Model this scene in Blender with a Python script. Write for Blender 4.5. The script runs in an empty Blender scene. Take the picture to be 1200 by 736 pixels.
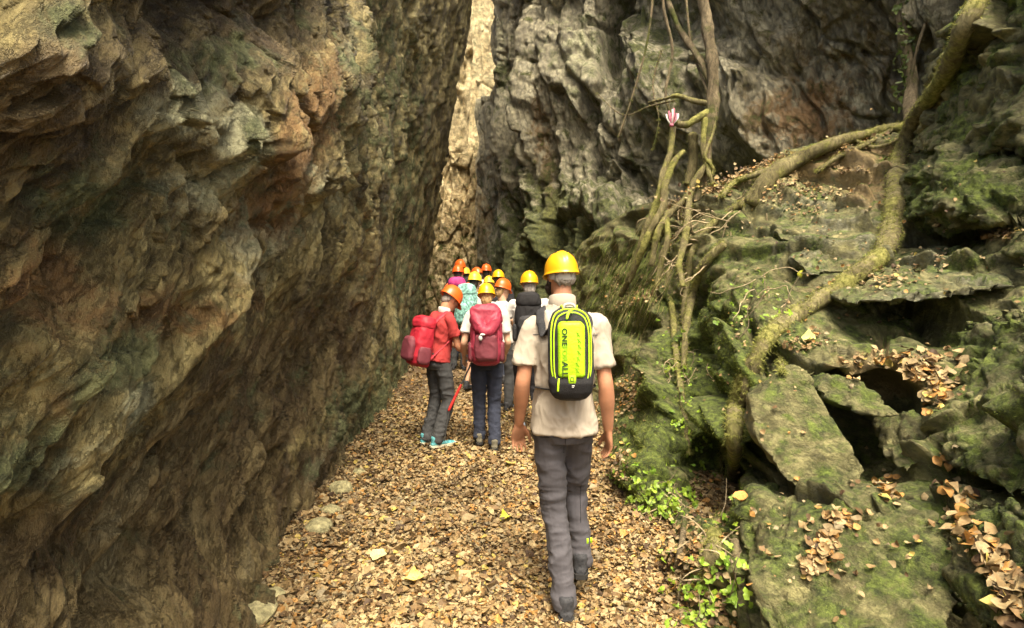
import bpy, bmesh, math, random
import numpy as np
from mathutils import Vector, Matrix, Euler
from mathutils.bvhtree import BVHTree

R = math.radians
S = bpy.context.scene
COL = S.collection

# ------------------------------------------------------------------ camera
CAM_H = 1.65
FPX = 640.0                       # focal length in px of the 1200 px wide photo
PITCH = math.atan(43.0 / FPX)     # looking slightly down
cam_d = bpy.data.cameras.new("camera")
cam = bpy.data.objects.new("camera", cam_d)
COL.objects.link(cam)
cam_d.sensor_width = 36.0
cam_d.lens = 36.0 * FPX / 1200.0
cam_d.clip_start = 0.05
cam_d.clip_end = 500.0
cam.location = (0, 0, CAM_H)
cam.rotation_euler = (math.pi / 2 - PITCH, 0, 0)
S.camera = cam

# ------------------------------------------------------------------ light
SUN_EL, SUN_AZ = R(64), R(168)    # azimuth clockwise from +Y (sun to the right, a little behind)
world = bpy.data.worlds.new("World")
S.world = world
world.use_nodes = True
wn = world.node_tree
bg = wn.nodes["Background"]
sky = wn.nodes.new("ShaderNodeTexSky")
sky.sky_type = 'NISHITA'
sky.sun_disc = False
sky.sun_elevation = SUN_EL
sky.sun_rotation = SUN_AZ
sky.air_density = 1.0
sky.dust_density = 8.0
sky.ozone_density = 0.0
warm = wn.nodes.new("ShaderNodeMix"); warm.data_type = 'RGBA'; warm.blend_type = 'MULTIPLY'; warm.inputs[0].default_value = 1.0
wn.links.new(sky.outputs[0], warm.inputs[6]); warm.inputs[7].default_value = (1.0, .955, .83, 1)
wn.links.new(warm.outputs[2], bg.inputs[0])
bg.inputs[1].default_value = 0.15
sd = bpy.data.lights.new("sun", 'SUN')
sd.energy = 2.8
sd.angle = R(24)
sd.color = (1.0, 0.90, 0.72)
sun = bpy.data.objects.new("sun", sd)
COL.objects.link(sun)
sdir = Vector((math.sin(SUN_AZ) * math.cos(SUN_EL), math.cos(SUN_AZ) * math.cos(SUN_EL), math.sin(SUN_EL)))
sun.location = sdir * 30
sun.rotation_euler = sdir.to_track_quat('Z', 'Y').to_euler()
S.view_settings.view_transform = 'Standard'
S.view_settings.look = 'None'
S.view_settings.gamma = 1.0
S.view_settings.use_curve_mapping = False
S.view_settings.exposure = 1.22
S.render.engine = 'CYCLES'
S.cycles.use_denoising = True
S.cycles.max_bounces = 6
S.cycles.diffuse_bounces = 4
S.cycles.glossy_bounces = 2
S.cycles.transmission_bounces = 2
S.cycles.use_adaptive_sampling = True
S.cycles.adaptive_threshold = 0.02

# ------------------------------------------------------------------ helpers
rng = np.random.default_rng(7)
random.seed(7)
CP, SP = math.cos(PITCH), math.sin(PITCH)

def P(px, py, d):
    """point seen at photo pixel (px,py) at distance d along world +Y"""
    px = np.asarray(px, float); py = np.asarray(py, float); d = np.asarray(d, float)
    x = (px - 600) / FPX; u = (368 - py) / FPX
    wy = CP + u * SP; wz = -SP + u * CP
    k = d / wy
    return np.stack(np.broadcast_arrays(x * k, d + 0 * k, CAM_H + wz * k), -1)

def PV(px, py, d):
    return Vector(P(px, py, d).tolist())

def to_px(p):
    x, y, z = p[..., 0], p[..., 1], p[..., 2] - CAM_H
    f = y * CP - z * SP; up = y * SP + z * CP
    f = np.where(f < 0.05, 0.05, f)
    return 600 + FPX * x / f, 368 - FPX * up / f

def tag(o, label=None, cat=None, group=None, kind=None):
    if label: o['label'] = label
    if cat: o['category'] = cat
    if group: o['group'] = group
    if kind: o['kind'] = kind
    return o

def link(name, me, mat=None, parent=None):
    o = bpy.data.objects.new(name, me)
    COL.objects.link(o)
    if mat is not None and not me.materials: me.materials.append(mat)
    if parent is not None: o.parent = parent
    return o

def empty(name, loc=(0, 0, 0), rz=0):
    o = bpy.data.objects.new(name, None)
    COL.objects.link(o)
    o.location = loc; o.rotation_euler = (0, 0, rz)
    o.empty_display_size = 0.1
    return o

def mesh_np(name, V, F, smooth=True, cols=None, colname="Col", tris=False):
    """V (n,3), F (m,k) all faces the same size"""
    me = bpy.data.meshes.new(name)
    V = np.ascontiguousarray(V, dtype=np.float32); F = np.ascontiguousarray(F, dtype=np.int32)
    m, k = F.shape
    me.vertices.add(len(V)); me.vertices.foreach_set("co", V.ravel())
    me.loops.add(m * k); me.loops.foreach_set("vertex_index", F.ravel())
    me.polygons.add(m)
    me.polygons.foreach_set("loop_start", np.arange(m, dtype=np.int32) * k)
    me.polygons.foreach_set("loop_total", np.full(m, k, dtype=np.int32))
    me.update(calc_edges=True)
    me.polygons.foreach_set("use_smooth", np.full(m, smooth, dtype=bool))
    if cols is not None:
        ca = me.color_attributes.new(colname, 'FLOAT_COLOR', 'POINT')
        c = np.ones((len(V), 4), np.float32); c[:, :cols.shape[1]] = cols
        ca.data.foreach_set("color", c.ravel())
    me.validate()
    return me

def add_col(me, cols, name="Col"):
    ca = me.color_attributes.new(name, 'FLOAT_COLOR', 'POINT')
    c = np.ones((len(me.vertices), 4), np.float32); c[:, :cols.shape[1]] = cols
    ca.data.foreach_set("color", c.ravel())

def grid_faces(nu, nv):
    i = np.arange(nu * nv).reshape(nu, nv)
    return np.stack([i[:-1, :-1], i[1:, :-1], i[1:, 1:], i[:-1, 1:]], -1).reshape(-1, 4)

def co(me):
    a = np.empty(len(me.vertices) * 3, np.float32); me.vertices.foreach_get("co", a)
    return a.reshape(-1, 3).astype(float)
def setco(me, V):
    me.vertices.foreach_set("co", np.ascontiguousarray(V, np.float32).ravel()); me.update()
def nrm(me):
    a = np.empty(len(me.vertices) * 3, np.float32); me.vertex_normals.foreach_get("vector", a)
    return a.reshape(-1, 3).astype(float)

# ---- noise (vectorised)
def _hash(ix, iy, iz, seed):
    h = (ix * 374761393 + iy * 668265263 + iz * 2147483647 + seed * 144665) & 0xffffffff
    h = ((h ^ (h >> 13)) * 1274126177) & 0xffffffff
    h = ((h ^ (h >> 16)) * 2246822519) & 0xffffffff
    return (h ^ (h >> 15)) & 0xffffffff

_G = rng.normal(size=(256, 3)); _G /= np.linalg.norm(_G, axis=1)[:, None]

def perlin(p, seed=0):
    p = np.asarray(p, float)
    i = np.floor(p).astype(np.int64); f = p - i
    w = f * f * f * (f * (f * 6 - 15) + 10)
    out = 0
    for dx in (0, 1):
        wx = w[..., 0] if dx else 1 - w[..., 0]
        for dy in (0, 1):
            wy = w[..., 1] if dy else 1 - w[..., 1]
            for dz in (0, 1):
                wz = w[..., 2] if dz else 1 - w[..., 2]
                g = _G[_hash(i[..., 0] + dx, i[..., 1] + dy, i[..., 2] + dz, seed) & 255]
                out = out + wx * wy * wz * (g[..., 0] * (f[..., 0] - dx) + g[..., 1] * (f[..., 1] - dy) + g[..., 2] * (f[..., 2] - dz))
    return out * 1.5

def fbm(p, octv=4, gain=0.5, seed=0):
    a, s = 1.0, 0
    p = np.asarray(p, float)
    for k in range(octv):
        s = s + a * perlin(p * (2.03 ** k) + 17.3 * k, seed + k); a *= gain
    return s

def ridged(p, octv=4, gain=0.5, seed=0):
    a, s, w = 1.0, 0, 1.0
    p = np.asarray(p, float)
    for k in range(octv):
        n = 1 - 2 * np.abs(perlin(p * (2.07 ** k) + 9.7 * k, seed + k))
        n = np.clip(n, -1, 1)
        s = s + a * n * w; w = np.clip(n * 0.7 + 0.5, 0, 1); a *= gain
    return s

def facets(p, seed=0, tilt=0.5, step=0.5):
    """Voronoi cells, each a randomly tilted plane: angular broken rock. returns (height, edge distance)"""
    p = np.asarray(p, float)
    i = np.floor(p).astype(np.int64)
    best = np.full(p.shape[:-1], 1e9); second = best.copy(); val = np.zeros(p.shape[:-1])
    for dx in (-1, 0, 1):
        for dy in (-1, 0, 1):
            for dz in (-1, 0, 1):
                cx, cy, cz = i[..., 0] + dx, i[..., 1] + dy, i[..., 2] + dz
                h1 = _hash(cx, cy, cz, seed); h2 = _hash(cx, cy, cz, seed + 91); h3 = _hash(cx, cy, cz, seed + 177)
                c = np.stack([cx + (h1 & 1023) / 1023., cy + (h2 & 1023) / 1023., cz + (h3 & 1023) / 1023.], -1)
                dlt = p - c
                r2 = (dlt ** 2).sum(-1)
                g = _G[(h1 >> 12) & 255]
                v = (g * dlt).sum(-1) * tilt + (((h2 >> 12) & 1023) / 1023. - 0.5) * step
                m = r2 < best
                second = np.where(m, best, np.minimum(second, r2))
                val = np.where(m, v, val); best = np.where(m, r2, best)
    return val, np.sqrt(second) - np.sqrt(best)

def sstep(a, b, x):
    t = np.clip((x - a) / (b - a), 0, 1); return t * t * (3 - 2 * t)

def grid_normals(G):
    du = np.gradient(G, axis=0); dv = np.gradient(G, axis=1)
    n = np.cross(du, dv); n /= np.linalg.norm(n, axis=-1)[..., None] + 1e-12
    return n

class TPS:
    """thin plate spline through scattered (px,py)->value"""
    def __init__(self, pts, reg=1e-3):
        pts = np.array(pts, float)
        self.c = pts[:, :2] / 300.0; y = pts[:, 2]; n = len(pts)
        K = self._k(self.c, self.c) + np.eye(n) * reg
        Pm = np.hstack([np.ones((n, 1)), self.c])
        A = np.zeros((n + 3, n + 3)); A[:n, :n] = K; A[:n, n:] = Pm; A[n:, :n] = Pm.T
        self.w = np.linalg.solve(A, np.concatenate([y, np.zeros(3)]))
    def _k(self, a, b):
        r2 = ((a[:, None] - b[None]) ** 2).sum(-1)
        return 0.5 * r2 * np.log(r2 + 1e-9)
    def __call__(self, px, py):
        sh = np.shape(px); q = np.stack([np.ravel(px), np.ravel(py)], 1) / 300.0
        n = len(self.c)
        out = self._k(q, self.c) @ self.w[:n] + self.w[n] + q @ self.w[n + 1:]
        return out.reshape(sh)

def blob(px, py, cx, cy, rx, ry, ang=0):
    a = math.radians(ang); dx, dy = px - cx, py - cy
    u = (dx * math.cos(a) + dy * math.sin(a)) / rx; v = (-dx * math.sin(a) + dy * math.cos(a)) / ry
    return np.exp(-(u * u + v * v))

# ------------------------------------------------------------------ materials
def mat_plain(name, rgb, rough=0.8, bump=0.0, bscale=60.0, var=0.12, vscale=20.0, spec=0.3, sheen=0.0, stretch=None, metallic=0):
    m = bpy.data.materials.new(name); m.use_nodes = True
    nt = m.node_tree; b = nt.nodes["Principled BSDF"]
    b.inputs['Roughness'].default_value = rough
    b.inputs['Specular IOR Level'].default_value = spec
    b.inputs['Metallic'].default_value = metallic
    if sheen: b.inputs['Sheen Weight'].default_value = sheen
    tc = nt.nodes.new("ShaderNodeTexCoord")
    mp = nt.nodes.new("ShaderNodeMapping"); nt.links.new(tc.outputs['Object'], mp.inputs[0])
    if stretch: mp.inputs['Scale'].default_value = stretch
    n = nt.nodes.new("ShaderNodeTexNoise"); n.inputs['Scale'].default_value = vscale; n.inputs['Detail'].default_value = 5
    nt.links.new(mp.outputs[0], n.inputs['Vector'])
    rp = nt.nodes.new("ShaderNodeValToRGB"); nt.links.new(n.outputs[0], rp.inputs[0])
    rp.color_ramp.elements[0].position = 0.3; rp.color_ramp.elements[1].position = 0.7
    c0 = tuple(max(0, c * (1 - var)) for c in rgb); c1 = tuple(min(1, c * (1 + var)) for c in rgb)
    rp.color_ramp.elements[0].color = (*c0, 1); rp.color_ramp.elements[1].color = (*c1, 1)
    nt.links.new(rp.outputs[0], b.inputs['Base Color'])
    if bump:
        n2 = nt.nodes.new("ShaderNodeTexNoise"); n2.inputs['Scale'].default_value = bscale; n2.inputs['Detail'].default_value = 4
        nt.links.new(mp.outputs[0], n2.inputs['Vector'])
        bm = nt.nodes.new("ShaderNodeBump"); bm.inputs['Strength'].default_value = bump; bm.inputs['Distance'].default_value = 0.01
        nt.links.new(n2.outputs[0], bm.inputs['Height']); nt.links.new(bm.outputs[0], b.inputs['Normal'])
    return m

def mat_attr(name, rough=0.7, spec=0.3, trans=0.0, bump=0.2, bscale=80, gain=1.0):
    """base colour comes from the per-leaf / per-strand colour attribute"""
    m = bpy.data.materials.new(name); m.use_nodes = True
    nt = m.node_tree; b = nt.nodes["Principled BSDF"]
    a = nt.nodes.new("ShaderNodeAttribute"); a.attribute_name = "Col"
    b.inputs['Roughness'].default_value = rough; b.inputs['Specular IOR Level'].default_value = spec
    tc = nt.nodes.new("ShaderNodeTexCoord")
    n = nt.nodes.new("ShaderNodeTexNoise"); n.inputs['Scale'].default_value = bscale; n.inputs['Detail'].default_value = 4
    nt.links.new(tc.outputs['Object'], n.inputs['Vector'])
    mr = nt.nodes.new("ShaderNodeMapRange"); mr.inputs[1].default_value = 0.25; mr.inputs[2].default_value = 0.75
    mr.inputs[3].default_value = 0.7 * gain; mr.inputs[4].default_value = 1.25 * gain
    nt.links.new(n.outputs[0], mr.inputs[0])
    mx = nt.nodes.new("ShaderNodeVectorMath"); mx.operation = 'SCALE'
    nt.links.new(a.outputs['Color'], mx.inputs[0]); nt.links.new(mr.outputs[0], mx.inputs['Scale'])
    nt.links.new(mx.outputs[0], b.inputs['Base Color'])
    if bump:
        bm = nt.nodes.new("ShaderNodeBump"); bm.inputs['Strength'].default_value = bump; bm.inputs['Distance'].default_value = 0.005
        nt.links.new(n.outputs[0], bm.inputs['Height']); nt.links.new(bm.outputs[0], b.inputs['Normal'])
    if trans:
        t = nt.nodes.new("ShaderNodeBsdfTranslucent"); nt.links.new(mx.outputs[0], t.inputs[0])
        ms = nt.nodes.new("ShaderNodeMixShader"); ms.inputs[0].default_value = trans
        nt.links.new(b.outputs[0], ms.inputs[1]); nt.links.new(t.outputs[0], ms.inputs[2])
        nt.links.new(ms.outputs[0], nt.nodes["Material Output"].inputs[0])
    return m

def rock_mat(name, ramp, moss_col=((.035, .05, .012), (.11, .13, .03)), iron_col=(.24, .13, .045), pale_col=(.50, .50, .31),
             scale=1.6, stretch=(1, 1, 1), rot=(0, 0, 0), rough=(0.45, 0.8), bump=0.9, spec=0.5, up_moss=0.0, brown_shade_col=None):
    """layered rock: stone tones, veins, iron stain, quartz, moss (attribute RK = moss, iron, pale)"""
    m = bpy.data.materials.new(name); m.use_nodes = True
    nt = m.node_tree; N = nt.nodes; L = nt.links; b = N["Principled BSDF"]
    tc = N.new("ShaderNodeTexCoord"); mp = N.new("ShaderNodeMapping")
    mr_ = N.new("ShaderNodeMapping"); mr_.inputs['Rotation'].default_value = rot; mp.inputs['Scale'].default_value = stretch
    L.new(tc.outputs['Object'], mr_.inputs[0]); L.new(mr_.outputs[0], mp.inputs[0])
    def noise(sc, det=8, rg=0.62, dist=0.0, src=None):
        n = N.new("ShaderNodeTexNoise"); n.inputs['Scale'].default_value = sc; n.inputs['Detail'].default_value = det
        n.inputs['Roughness'].default_value = rg; n.inputs['Distortion'].default_value = dist
        L.new((src or mp).outputs[0 if src is None else 'Object'], n.inputs['Vector']); return n
    def mixc(f, a, c2):
        x = N.new("ShaderNodeMix"); x.data_type = 'RGBA'
        for s, v in ((x.inputs[0], f), (x.inputs[6], a), (x.inputs[7], c2)):
            if hasattr(v, 'is_output') or isinstance(v, bpy.types.NodeSocket): L.new(v, s)
            elif isinstance(v, (int, float)): s.default_value = v
            else: s.default_value = (*v, 1)
        return x.outputs[2]
    def math_(op, a, c2=None, c3=None, clamp=False):
        x = N.new("ShaderNodeMath"); x.operation = op; x.use_clamp = clamp
        for k, v in enumerate((a, c2, c3)):
            if v is None: continue
            if isinstance(v, bpy.types.NodeSocket): L.new(v, x.inputs[k])
            else: x.inputs[k].default_value = v
        return x.outputs[0]
    def mrange(v, a, c2, lo=0.0, hi=1.0):
        x = N.new("ShaderNodeMapRange"); L.new(v, x.inputs[0]); x.interpolation_type = 'SMOOTHSTEP'
        x.inputs[1].default_value = a; x.inputs[2].default_value = c2; x.inputs[3].default_value = lo; x.inputs[4].default_value = hi
        return x.outputs[0]
    n1 = noise(scale, 12, 0.70, 0.4)
    cr = N.new("ShaderNodeValToRGB"); L.new(n1.outputs[0], cr.inputs[0])
    els = cr.color_ramp.elements
    while len(els) < len(ramp): els.new(0.5)
    for e, (p_, c_) in zip(els, ramp): e.position = p_; e.color = (*c_, 1)
    col = cr.outputs[0]
    n2 = noise(scale * 6, 6, 0.7, 0.3)
    vv = mrange(n2.outputs[0], 0.3, 0.7, 0.50, 1.45)
    sc = N.new("ShaderNodeVectorMath"); sc.operation = 'SCALE'; L.new(col, sc.inputs[0]); L.new(vv, sc.inputs['Scale'])
    col = sc.outputs[0]
    at = N.new("ShaderNodeAttribute"); at.attribute_name = "RK"
    sp = N.new("ShaderNodeSeparateColor"); L.new(at.outputs['Color'], sp.inputs[0])
    n3 = noise(4.5, 8, 0.7, 0.4, tc)
    nn = math_('SUBTRACT', n3.outputs[0], 0.5)
    def mask(chan, k=2.2, lo=0.30, hi=0.70):
        s = math_('MULTIPLY_ADD', nn, k, chan)
        return mrange(s, lo, hi)
    iron = mask(sp.outputs[1]); col = mixc(math_('MULTIPLY', iron, 0.8), col, iron_col)
    n4 = noise(22, 6, 0.7, 0.2, tc)
    pale = mask(sp.outputs[2]); palec = mixc(mrange(n4.outputs[0], .35, .65), tuple(c * .55 for c in pale_col), pale_col)
    col = mixc(math_('MULTIPLY', pale, 0.85), col, palec)
    if brown_shade_col:
        al = math_('SUBTRACT', 1.0, at.outputs['Alpha']); bf = mask(al, 1.4)  # inverted alpha: brown rock tone with overhang shade painted in
        col = mixc(math_('MULTIPLY', bf, 0.65), col, mixc(mrange(n2.outputs[0], .3, .7), tuple(c * .5 for c in brown_shade_col), brown_shade_col))
    mossf = mask(sp.outputs[0], 2.6)
    if up_moss:
        ge = N.new("ShaderNodeNewGeometry"); sx = N.new("ShaderNodeSeparateXYZ"); L.new(ge.outputs['Normal'], sx.inputs[0])
        um = mrange(sx.outputs[2], 0.1, 0.8, 0, up_moss)
        mossf = math_('MAXIMUM', mossf, mask(um, 2.0))
    mossc = mixc(mrange(n4.outputs[0], .35, .68), moss_col[0], moss_col[1])
    col = mixc(math_('MULTIPLY', mossf, 0.88), col, mossc)
    L.new(col, b.inputs['Base Color'])
    rg = mrange(n2.outputs[0], .3, .7, *rough)
    rgm = N.new("ShaderNodeMix"); L.new(mossf, rgm.inputs[0]); L.new(rg, rgm.inputs[2]); rgm.inputs[3].default_value = 0.95
    L.new(rgm.outputs[0], b.inputs['Roughness'])
    b.inputs['Specular IOR Level'].default_value = spec
    # bump: strata streaks, cracks, grain
    h = math_('MULTIPLY', n1.outputs[0], 0.6)
    h = math_('MULTIPLY_ADD', n2.outputs[0], 0.5, h)
    nf = noise(scale * 26, 5, 0.7, 0.0)
    h = math_('MULTIPLY_ADD', nf.outputs[0], 0.34, h)
    vo = N.new("ShaderNodeTexVoronoi"); vo.feature = 'DISTANCE_TO_EDGE'; vo.inputs['Scale'].default_value = scale * 4.5
    wv = N.new("ShaderNodeVectorMath"); wv.operation = 'MULTIPLY_ADD'
    L.new(n2.outputs['Color'], wv.inputs[0]); wv.inputs[1].default_value = (.35, .35, .35); L.new(mp.outputs[0], wv.inputs[2])
    L.new(wv.outputs[0], vo.inputs['Vector'])
    ck = mrange(vo.outputs[0], 0.0, 0.07)
    h = math_('MULTIPLY_ADD', ck, 0.30, h)
    h = math_('MULTIPLY_ADD', math_('MULTIPLY', n4.outputs[0], mossf), 0.5, h)
    bm = N.new("ShaderNodeBump"); bm.inputs['Strength'].default_value = bump; bm.inputs['Distance'].default_value = 0.075
    L.new(h, bm.inputs['Height']); L.new(bm.outputs[0], b.inputs['Normal'])
    return m

M = {}
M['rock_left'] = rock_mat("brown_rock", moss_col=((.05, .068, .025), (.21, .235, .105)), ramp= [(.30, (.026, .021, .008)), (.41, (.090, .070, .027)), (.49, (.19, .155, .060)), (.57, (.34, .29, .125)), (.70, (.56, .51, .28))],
                          scale=1.9, stretch=(1.5, .62, 1.5), rot=(R(-60), 0, 0), rough=(.34, .72), spec=.5, brown_shade_col=(.145, .098, .045))
M['rock_right'] = rock_mat("grey_rock", [(.25, (.08, .07, .045)), (.40, (.18, .165, .11)), (.55, (.29, .27, .185)), (.7, (.40, .38, .27)), (.85, (.52, .50, .38))],
                           scale=1.3, stretch=(1.7, 1.7, .75), rot=(0, R(14), 0), rough=(.4, .8))
M['rock_bank'] = rock_mat("slate_rock", [(.28, (.045, .043, .017)), (.42, (.115, .112, .045)), (.54, (.205, .195, .085)), (.66, (.31, .285, .135)), (.80, (.44, .395, .21))],
                          moss_col=((.022, .038, .006), (.145, .205, .030)), iron_col=(.33, .235, .11), pale_col=(.33, .33, .22),
                          scale=1.8, stretch=(1.0, 1.0, 1.8), rot=(R(15), R(-25), 0), rough=(.45, .8), bump=.8, up_moss=.54)
M['rock_far'] = rock_mat("pale_rock", [(.25, (.28, .22, .12)), (.45, (.48, .40, .23)), (.65, (.62, .54, .34)), (.85, (.72, .65, .44))],
                         scale=1.0, rough=(.7, .95), bump=.8, spec=.2)
# ------------------------------------------------------------------ ground
def ground_z(x, y):
    x = np.asarray(x, float); y = np.asarray(y, float)
    z = 0.022 * np.clip(y - 4.5, 0, 14)
    cx = -0.25 - 0.05 * (y - 2.5)
    # banks up at both sides of the trodden path
    z = z + 0.10 * sstep(0.75, 1.5, x - cx) + 0.05 * sstep(0.7, 1.2, cx - x)
    q = np.stack([x, y, 0 * x], -1)
    z = z + 0.035 * perlin(q * 1.3, 5) + 0.012 * perlin(q * 5, 6)
    return z

def build_ground():
    ys = 1.0 / np.linspace(1 / 1.2, 1 / 24.0, 260)
    ys = np.concatenate([np.linspace(-12, 1.1, 30), ys, [40, 80, 200]])
    xs = np.concatenate([[-150, -30, -8], np.linspace(-3, 3.4, 150), [8, 30, 150]])
    Y, X = np.meshgrid(ys, xs, indexing='ij')
    Z = ground_z(X, Y)
    me = mesh_np("ground", np.stack([X, Y, Z], -1).reshape(-1, 3), grid_faces(*Y.shape)[:, ::-1])
    m = mat_plain("soil", (.15, .105, .06), .95, .8, 30, .5, 12)
    o = link("ground", me, m); tag(o, kind="structure")
build_ground()

# ------------------------------------------------------------------ left cliff
def strata(p, ang, sy=1.0):
    """coords with axis along the bedding (in the y-z plane, ang from horizontal) squeezed"""
    a = math.radians(ang); y, z = p[..., 1], p[..., 2]
    s = y * math.cos(a) + z * math.sin(a); t = -y * math.sin(a) + z * math.cos(a)
    return s, t

def gsoft(d, it=3):
    for _ in range(it):
        q = d.copy()
        q[1:-1, 1:-1] = (d[1:-1, 1:-1] * 2 + d[:-2, 1:-1] + d[2:, 1:-1] + d[1:-1, :-2] + d[1:-1, 2:]) / 6
        d = q
    return d

def build_left():
    s = np.linspace(1 / 1.0, 1 / 11.5, 760)
    t = np.linspace(-1.3, 0.66, 600)
    Sg, Tg = np.meshgrid(s, t, indexing='ij')
    Y = 1 / Sg; Z = CAM_H + Tg * Y
    base = -1.23 - 0.0625 * (Y - 2.57)
    # profile: foot stands in, belly hollow, upper part leans over the path
    lean = (0.10 + 0.08 * sstep(5, 11, Y) + .10 * sstep(3.5, 1.5, Y) * sstep(1.2, 2.0, Z)) * (Z - 1.5)
    Xb = base + lean * sstep(-1, 3, Z) - 0.02 * np.exp(-((Z - .1) / .6) ** 2)
    Xb = Xb - 0.25 * sstep(2.2, 4.5, Z) * sstep(9, 5, Y)
    p = np.stack([Xb, Y, Z], -1)
    px, py = to_px(p)
    w = np.stack([perlin(p * .9, 3), perlin(p * .9 + 31, 4), perlin(p * .9 + 57, 5)], -1)
    pw = p + 0.16 * w
    ang = 52 + 6 * sstep(1.4, 2.4, Z) + 18 * sstep(2.5, 6, Y)
    a = np.radians(ang); ys, zs = pw[..., 1] - 2.5, pw[..., 2] - 1
    u = ys * np.cos(a) + zs * np.sin(a); v = -ys * np.sin(a) + zs * np.cos(a)
    q = np.stack([pw[..., 0], u * .45, v * 1.35], -1)
    amp = sstep(1.0, 3.5, Y) * .6 + .4
    k = 1 / (0.55 + 0.45 * np.clip(Y / 3, .6, 3))          # feature frequency falls with distance
    d = 0.07 * ridged(q * 1.6, 4, .6, 11) * amp
    f1, e1 = facets(q * 2.4, 21, .8, .7); f2, e2 = facets(q * np.array([6, 5, 6.]), 22, .8, .6)
    f3, e3 = facets(q * np.array([15, 11, 15.]), 23, .8, .5)
    f0, e0 = facets(q * 1.25, 25, .95, .8)
    rough = 0.5 + 0.6 * sstep(-.15, .35, perlin(p * 1.1, 44) + .5 * blob(px, py, 150, 150, 260, 200) - .35 * blob(px, py, 300, 560, 200, 160))
    d = d + (0.08 * f0 - .05 * sstep(.06, 0, e0) + 0.095 * f1 + 0.050 * f2 + 0.024 * f3) * rough
    d = d - 0.03 * rough * sstep(.10, 0, e1) - 0.012 * sstep(.12, 0, e2) * rough
    d = d + 0.055 * fbm(q * 4, 4, .6, 31) + .03 * ridged(q * np.array([5, 3, 8.]), 3, .6, 35) + .022 * facets(q * np.array([9, 5, 12.]), 26, .9, .8)[0] + 0.012 * fbm(np.stack([q[..., 0] * 14, q[..., 1] * 9, q[..., 2] * 26], -1), 3, .6, 32)
    # big bodies seen in the photo: bulges (+) and recesses (-)
    g = [(50, 60, 80, 60, 0, .05), (30, 400, 60, 90, -50, .08), (215, 130, 40, 90, -60, .08), (285, 150, 40, 34, -50, .07), (110, 500, 120, 40, -48, .07),
         (75, 275, 130, 18, -52, -.28), (250, 0, 80, 45, 0, -.25), (190, 60, 14, 70, 0, -.12), (380, 100, 34, 90, 12, .14), (340, 60, 16, 60, 0, -.14), (440, 60, 22, 90, 0, -.10),
         (475, 250, 8, 200, 9, -.16), (150, 470, 90, 10, -60, -.12), (160, 690, 110, 30, -45, -.16), (330, 300, 110, 10, -62, -.10), (400, 500, 120, 12, -62, .07), (250, 330, 120, 12, -60, .08)]
    for cx, cy, rx, ry, an, am in g: d = d + 1.2 * am * blob(px, py, cx, cy, rx, ry, an)
    Lm = np.interp(px, [-300, 0, 110, 160, 250, 330, 400, 470], [640, 590, 560, 500, 410, 350, 300, 330])
    belly = sstep(-30, 80, py - Lm + 30 * perlin(p * 2.2, 91)) * sstep(470, 400, px)
    d = d - .15 * belly * sstep(760, 600, py)
    far_ = sstep(4, 9, Y); d = (d - .16) * (1 - .45 * far_) + .10 * (1 - far_)
    n = grid_normals(p)
    if n[300, 300, 0] < 0: n = -n
    pd = p + n * d[..., None]
    # behind the last column the face turns away to the left
    ext = [pd[-1] + np.array([-.55 * k2, .28 * k2, 0]) for k2 in (1, 2, 4, 8)]
    pre = [pd[0] + np.array([0, -k2, 0]) for k2 in (6, 4, 2, 1)]
    G = np.concatenate([np.stack(pre), pd, np.stack(ext)], 0)
    px, py = to_px(G)
    gp = G.reshape(px.shape + (3,))
    moss = (.55 * blob(px, py, 60, 30, 90, 40) + .6 * blob(px, py, 40, 540, 80, 40, -30) + .5 * blob(px, py, 270, 60, 40, 30) + .45 * blob(px, py, 430, 480, 60, 60) +
            .45 * blob(px, py, 150, 430, 70, 50, -40) + .42 * blob(px, py, 480, 330, 25, 160) + .35 * blob(px, py, 430, 560, 50, 90, 20) + .5 * blob(px, py, 100, 250, 60, 40) + .3 * blob(px, py, 440, 100, 60, 150) + .2 * blob(px, py, 200, 150, 150, 120) + .14)
    iron = (.75 * blob(px, py, 40, 330, 90, 70) + .75 * blob(px, py, 370, 130, 50, 110, 20) + .5 * blob(px, py, 200, 380, 110, 60) + .5 * blob(px, py, 90, 480, 70, 30) + .45 * blob(px, py, 300, 260, 80, 80) + .2 * blob(px, py, 380, 420, 120, 80))
    pale = (.85 * blob(px, py, 285, 160, 36, 34, 30) + .7 * blob(px, py, 205, 130, 40, 60, 70) + .45 * blob(px, py, 230, 220, 60, 40) + .6 * blob(px, py, 165, 465, 36, 24, -40) + .5 * blob(px, py, 90, 535, 80, 26, -30) +
            .42 * blob(px, py, 300, 300, 60, 50) + .4 * blob(px, py, 400, 500, 14, 130, 30) + .3 * blob(px, py, 40, 50, 60, 40) + .38 * blob(px, py, 410, 60, 16, 60) + .35 * blob(px, py, 380, 210, 40, 60))
    Lm = np.interp(px, [-300, 0, 110, 160, 250, 330, 400, 470], [640, 590, 560, 500, 410, 350, 300, 330])
    pale = pale * 1.3
    brown = np.clip(.85 * sstep(-30, 60, py - Lm) * sstep(520, 380, px) + .7 * blob(px, py, 250, 10, 120, 60) + 1.0 * blob(px, py, 50, 130, 110, 120) + .5 * blob(px, py, 510, 200, 30, 250) + .45 * blob(px, py, 330, 60, 60, 60) - .5 * blob(px, py, 380, 500, 20, 90, 45), 0, 1)  # brown rock tone that also carries painted shade of the wall's overhangs
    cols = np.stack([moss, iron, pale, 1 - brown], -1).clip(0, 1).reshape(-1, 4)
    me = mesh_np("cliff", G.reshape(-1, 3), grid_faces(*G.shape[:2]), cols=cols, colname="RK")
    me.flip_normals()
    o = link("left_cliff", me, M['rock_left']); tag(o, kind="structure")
    return me
LEFT_ME = build_left()

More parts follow.
